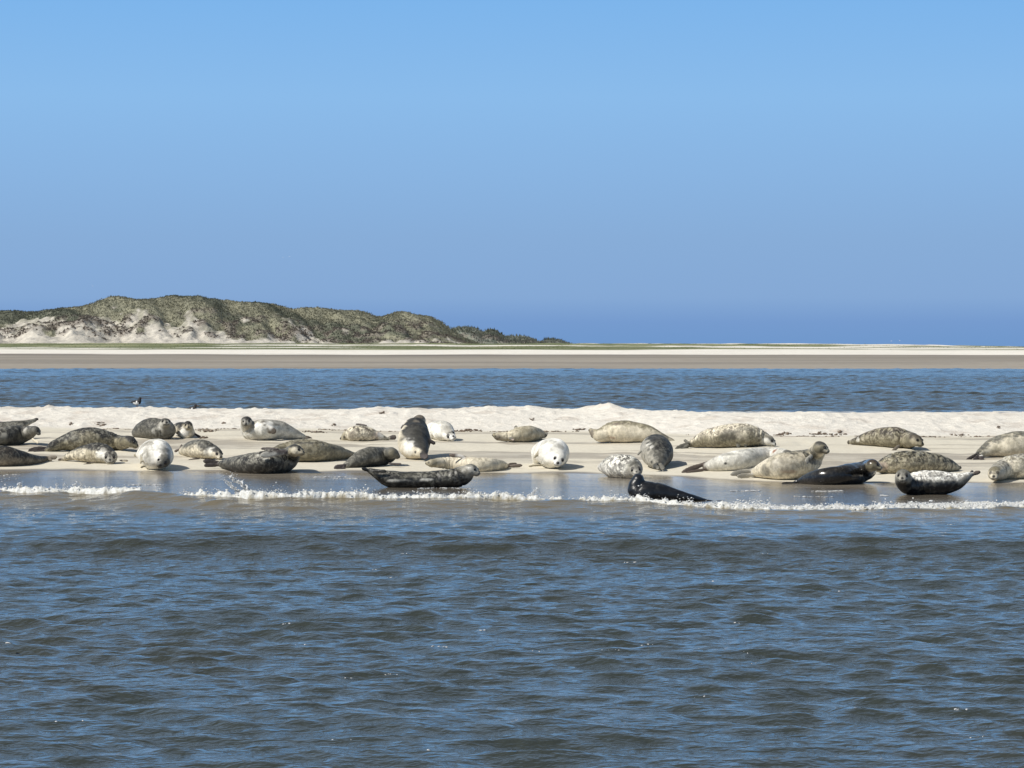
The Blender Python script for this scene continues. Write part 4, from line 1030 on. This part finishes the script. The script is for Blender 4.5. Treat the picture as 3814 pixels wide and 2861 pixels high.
# --- panel G
seal('G', (800, 576), [(330, 520, 45, -.1), (460, 475, 90), (660, 420, 145), (900, 390, 180), (1160, 375, 188), (1370, 400, 150), (1490, 430, 115)], head=dict(c=(1570, 455), r=92, f=(.80, -.50, -.32), dd=-.1), hind=[(330, 500, 140, 610, -.1, -.25, 90), (340, 540, 200, 650, -.15, -.35, 80), (330, 480, 275, 440, -.05, 0, 50)],
     fore=[(1120, 500, 1090, 565, -.17, -.2, 70), (1200, 500, 1220, 560, -.15, -.2, 50)], dors='cream', vent='olive', mark='brown', amt=.6, crown='grey', face='silver', flip='grey', split=(-.1, .6), patches=[(930, 380, 140, 'dgrey', .7, (1.5, 1, .7)), (550, 460, 120, 'olive', .6, (2, 1, .6)), (1500, 490, 50, 'white', .9), (1180, 330, 90, 'cream', .5), (1280, 250, 80, 'grey', .6, (2.5, 1, .4))],
     label='large yellowish mottled seal with arched back lying behind the silver seal')
seal('G', (850, 930), [(590, 865, 45, -.05), (700, 830, 92), (900, 785, 140), (1180, 745, 165), (1440, 715, 160), (1680, 690, 130)], head=dict(c=(1870, 670), r=84, f=(.9, .2, -.1)), hind=[(600, 800, 235, 945, -.05, -.2, 90), (640, 880, 300, 950, -.1, -.25, 60)],
     dors='silver', vent='silver', mark='lgrey', amt=.3, crown='grey', flip='flip', split=(.6, .9), eyes=False, patches=[(1620, 585, 42, 'rust', .9, (1.4, 1, .9)), (880, 840, 22, 'dark', .95), (1850, 600, 60, 'grey', .8), (620, 830, 30, 'white', .6), (900, 630, 60, 'grey', .6, (3, 1, .4))], label='smooth silver seal with a rusty red wound, lying behind the head raised tan seal')
# --- panel H
seal('H', (0, 1096), [(-400, 960, 55, -.05), (-260, 915, 115), (-60, 865, 185), (150, 845, 222), (340, 820, 212), (490, 740, 168), (570, 650, 125)], head=dict(c=(640, 560), r=106, f=(.84, -.42, -.25), dd=-.05), hind=[(-380, 900, -740, 975, -.05, -.15, 90), (-360, 980, -640, 1000, -.1, -.2, 80)],
     fore=[(500, 690, 400, 790, -.12, -.215, 100)], dors='grey', vent='cream', mark='tan', amt=.45, crown='dgrey', face='olive', flip='lgrey', split=(.45, .95), patches=[(-250, 930, 90, 'grey', .7), (130, 800, 100, 'grey', .5, (1.6, 1, 1)), (560, 640, 70, 'olive', .8), (690, 640, 50, 'cream', .7), (200, 970, 70, 'rust', .35, (2, 1, .4)), (-100, 780, 90, 'lgrey', .6), (500, 720, 34, 'dark', .7, (.7, 1, 1.4))],  # narrow dark patch paints shade along the flipper fold edge
     label='big tan grey seal with raised head and eye bright, looking right')
seal('H', (800, 1144), [(240, 1090, 26), (330, 1065, 48), (480, 1030, 92), (700, 1000, 138), (980, 975, 160), (1220, 945, 170), (1360, 880, 142)], head=dict(c=(1435, 825), r=106, f=(.92, -.34, -.16), dd=-.05), hind=[(250, 1095, 40, 1105, 0, -.05, 40)],
     dors='dark', vent='black', mark='bbrown', amt=.1, crown='bbrown', face='olive', flip='dark', rough=.2, split=(-.2, .5), patches=[(1450, 860, 70, 'olive', .8), (1380, 1040, 60, 'dgrey', .8)], label='sleek wet black brown seal at the water edge, in front of the tan seal')
seal('H', (1850, 600), [(1100, 478, 36, .1), (1210, 460, 66, .05), (1380, 425, 112), (1600, 405, 150), (1800, 412, 158), (1960, 445, 138)], head=dict(c=(2085, 450), r=112, f=(.62, -.72, -.22), dd=-.1), hind=[(1110, 470, 1045, 490, .1, .05, 70)], fore=[(1830, 540, 1700, 645, -.10, -.22, 75)],
     dors='bbrown', vent='olive', mark='olive', amt=.75, crown='bbrown', face='olive', flip='brown', split=(-.25, .5), patches=[(1170, 440, 40, 'white', .8), (1250, 440, 30, 'cream', .7), (2020, 500, 60, 'tan', .7), (1600, 520, 120, 'olive', .6, (2.4, 1, .5))], label='dark brown spotted seal at the back right, propped on a flipper, head right')
seal('I', (400, 972), [(1200, 868, 45, .1), (1060, 830, 98), (850, 795, 150), (620, 775, 178), (380, 785, 178), (160, 815, 150), (60, 840, 110)], head=dict(c=(-10, 860), r=80, f=(-.8, .3, -.2), dd=.05), hind=[(1200, 860, 1262, 860, .05, 0, 60)],
     dors='olive', vent='tan', mark='dgrey', amt=.85, flip='brown', split=(-.1, .5), eyes=False, patches=[(80, 880, 80, 'pink', .6)], label='olive spotted seal lying behind the bright eyed seal in the shallows')
seal('I', (700, 1278), [(1400, 955, 42, .05), (1310, 1000, 85), (1150, 1060, 150), (900, 1085, 188), (640, 1090, 192), (470, 1095, 170, -.05), (390, 1050, 135, -.1)], head=dict(c=(370, 985), r=126, f=(-.22, -.95, -.08), dd=-.2), hind=[(1390, 960, 1555, 905, .05, .05, 70), (1390, 930, 1440, 905, .1, .2, 50)],
     dors='white', vent='lgrey', mark='dgrey', amt=.55, crown='grey', face='lgrey', flip='flip', split=(-.2, .4), wetline=(200, 'black'), patches=[(560, 1020, 60, 'grey', .6), (1350, 1010, 60, 'grey', .6), (640, 930, 60, 'white', .7)], lift=True, label='bright eyed pale faced seal in the shallows at right, lower half wet black')
seal('I', (1750, 742), [(1500, 690, 45, -.05), (1590, 630, 85), (1760, 560, 150), (2000, 520, 192), (2300, 515, 195), (2560, 540, 150)], hind=[(1500, 650, 1320, 775, -.05, -.2, 60), (1530, 680, 1440, 790, -.1, -.3, 90), (1570, 690, 1560, 790, -.15, -.3, 80)], dors='grey', vent='cream', mark='olive', amt=.3, flip='flipd', split=(.5, .95),
     patches=[(1530, 600, 70, 'dgrey', .85), (1540, 640, 30, 'white', .8), (1750, 610, 60, 'olive', .6)], label='cream seal cut by the right edge, dark tail flippers spread on the sand')
seal('I', (1850, 1086), [(2700, 900, 80), (2500, 860, 160), (2250, 840, 200), (2050, 850, 195), (1900, 890, 165, -.05)], head=dict(c=(1765, 950), r=116, f=(-.25, -.93, -.18), dd=-.2), dors='lgrey', vent='cream', mark='olive', amt=.6, crown='olive', face='cream', split=(.2, .8), eyes=False,
     patches=[(1745, 850, 30, 'olive', .7), (2000, 800, 60, 'olive', .4), (1690, 922, 16, 'brown', .8, (2, 1, .5)), (1790, 918, 16, 'brown', .8, (2, 1, .5))], label='sleepy tan seal at the right edge with closed eyes, facing the camera')
# --- black seal in the breaking wave
seal('F', (1350, 1588), [(2420, 1600, 24, .1), (2200, 1570, 36, .1), (2000, 1530, 58), (1800, 1495, 92), (1570, 1460, 140), (1360, 1450, 170), (1220, 1440, 160), (1185, 1350, 125)], head=dict(c=(1215, 1250), r=100, f=(.25, .92, .25)), hind=[(2400, 1590, 2545, 1600, .1, .1, 50)],
     dors='black', vent='black', mark='dark', amt=.06, crown='black', flip='black', rough=.3, split=(0, .5), eyes=False, lift=True, label='black wet seal in the breaking foam, head up and looking away')
if __name__ == '__main__':
    for l in seal_log: print(l)

# ------------------------------------------------------------------ birds
def wader(px, py_feet, d, zfeet, hpx, facing, label):
    """black and white wading bird; height given in photo pixels"""
    sc = hpx / FPX * d / .36
    P0 = np.array([(px - CX) / FPX * d, d, zfeet])
    fw = nrm(facing); rt = nrm(np.cross(fw, (0, 0, 1))); up = np.array([0, 0, 1.0])
    A = np.array([fw, rt, up])
    def E(o, s): return ellipsoid((o[0] * fw + o[1] * rt + o[2] * up) * sc, A * (np.array(s) * sc)[:, None])
    parts = [E((0, 0, .19), (.17, .085, .085)), E((-.12, 0, .195), (.16, .06, .045)), E((.10, 0, .23), (.08, .06, .075)), E((.13, 0, .29), (.05, .042, .05)), E((.14, 0, .315), (.052, .042, .042))]
    V, F = merge(parts)
    tmp = mesh_np('tmp', V, F); to = bpy.data.objects.new('tmp', tmp); COL.objects.link(to)
    rm = to.modifiers.new('r', 'REMESH'); rm.mode = 'VOXEL'; rm.voxel_size = .009
    s2 = to.modifiers.new('s', 'SMOOTH'); s2.iterations = 3
    ev = to.evaluated_get(bpy.context.evaluated_depsgraph_get()); src = ev.to_mesh()
    co = np.array([v.co[:] for v in src.vertices]); qd = np.array([list(p_.vertices) for p_ in src.polygons])
    ev.to_mesh_clear(); bpy.data.objects.remove(to); bpy.data.meshes.remove(tmp)
    z = co[:, 2] / sc; f_ = co @ fw / sc; sd_ = np.abs(co @ rt) / sc
    white = ((z < .182) & (f_ < .12) & (f_ > -.13)) | ((np.abs(f_ - .05) < .022) & (z < .235))
    c = np.where(white[:, None], np.array([.75, .75, .73]), np.array([.012, .011, .014]))
    me = mesh_np('oystercatcher', co, qd)
    attr_c(me, 'bcol', c)
    o = link('oystercatcher', me, [MAT_BIRD], label=label, cat='bird', group='wading birds behind the sandbank')
    o.location = P0
    bill = ellipsoid((.23 * fw + .305 * up) * sc, A * (np.array([.05, .008, .009]) * sc)[:, None])
    me = mesh_np('bill', *bill); b = link('bill', me, [MAT_BILL]); b.parent = o
    for s_ in (-1, 1):
        leg = ellipsoid((.0 * fw + s_ * .03 * rt + .05 * up) * sc, A * (np.array([.009, .009, .075]) * sc)[:, None])
        me = mesh_np('leg', *leg); b = link('leg', me, [MAT_BILL]); b.parent = o
wader(510, 1524, 82.0, 0.0, 42, (.80, -.60, 0), 'black and white oystercatcher standing tall behind the sand crest')
zb = float(ground(np.array([(715 - CX) / FPX * 70]), np.array([70.0]))[0])
wader(715, 1549, 70.0, zb, 42, (.85, -.5, 0), 'oystercatcher half hidden behind the sand crest, only dark back showing')

gl = M('gull_white'); gl.set(Base_Color=(.75, .76, .78, 1), Roughness=.6); MAT_GULL = gl.m
def gull(px, py, d, span, bank, label):
    parts = [ellipsoid(np.zeros(3), np.diag([.09, .26, .08]))]
    V = [(0, -.10, .04), (0, .10, .04), (.5, -.12, .24), (.5, .06, .24), (1.0, .12, .12), (1.0, .16, .12)]
    for s_ in (1, -1):
        a = np.array([(x * s_ * .55, y, z) for x, y, z in V]); b = a - np.array([0, 0, .03])
        vv = np.concatenate([a, b])
        f_ = [(0, 1, 3), (0, 3, 2), (2, 3, 5), (2, 5, 4), (6, 9, 7), (6, 8, 9), (8, 11, 9), (8, 10, 11), (0, 2, 8), (0, 8, 6), (2, 4, 10), (2, 10, 8), (1, 7, 9), (1, 9, 3), (3, 9, 11), (3, 11, 5), (4, 5, 11), (4, 11, 10), (0, 6, 7), (0, 7, 1)]
        parts.append((vv, np.array(f_)))
    V, F = merge(parts)
    o = link('gull', mesh_np('gull', V * span, F), MAT_GULL, label=label, cat='bird', group='gulls flying far off')
    o.location = pix(px, py, d); o.rotation_euler = (R(10), bank, R(25))
gull(1054, 959, 900, .5, R(20), 'tiny white gull in the sky above the dunes, left of a pair')
gull(1079, 957, 900, .45, R(-25), 'tiny white gull in the sky above the dunes, right of a pair')
gull(345, 1066, 900, .5, R(10), 'tiny white gull flying low above the highest left dune')
gull(3351, 1269, 900, .6, R(15), 'tiny white gull low over the far beach at right, brighter of two')
gull(3320, 1271, 900, .5, R(-15), 'tiny white gull low over the far beach at right, fainter of two')
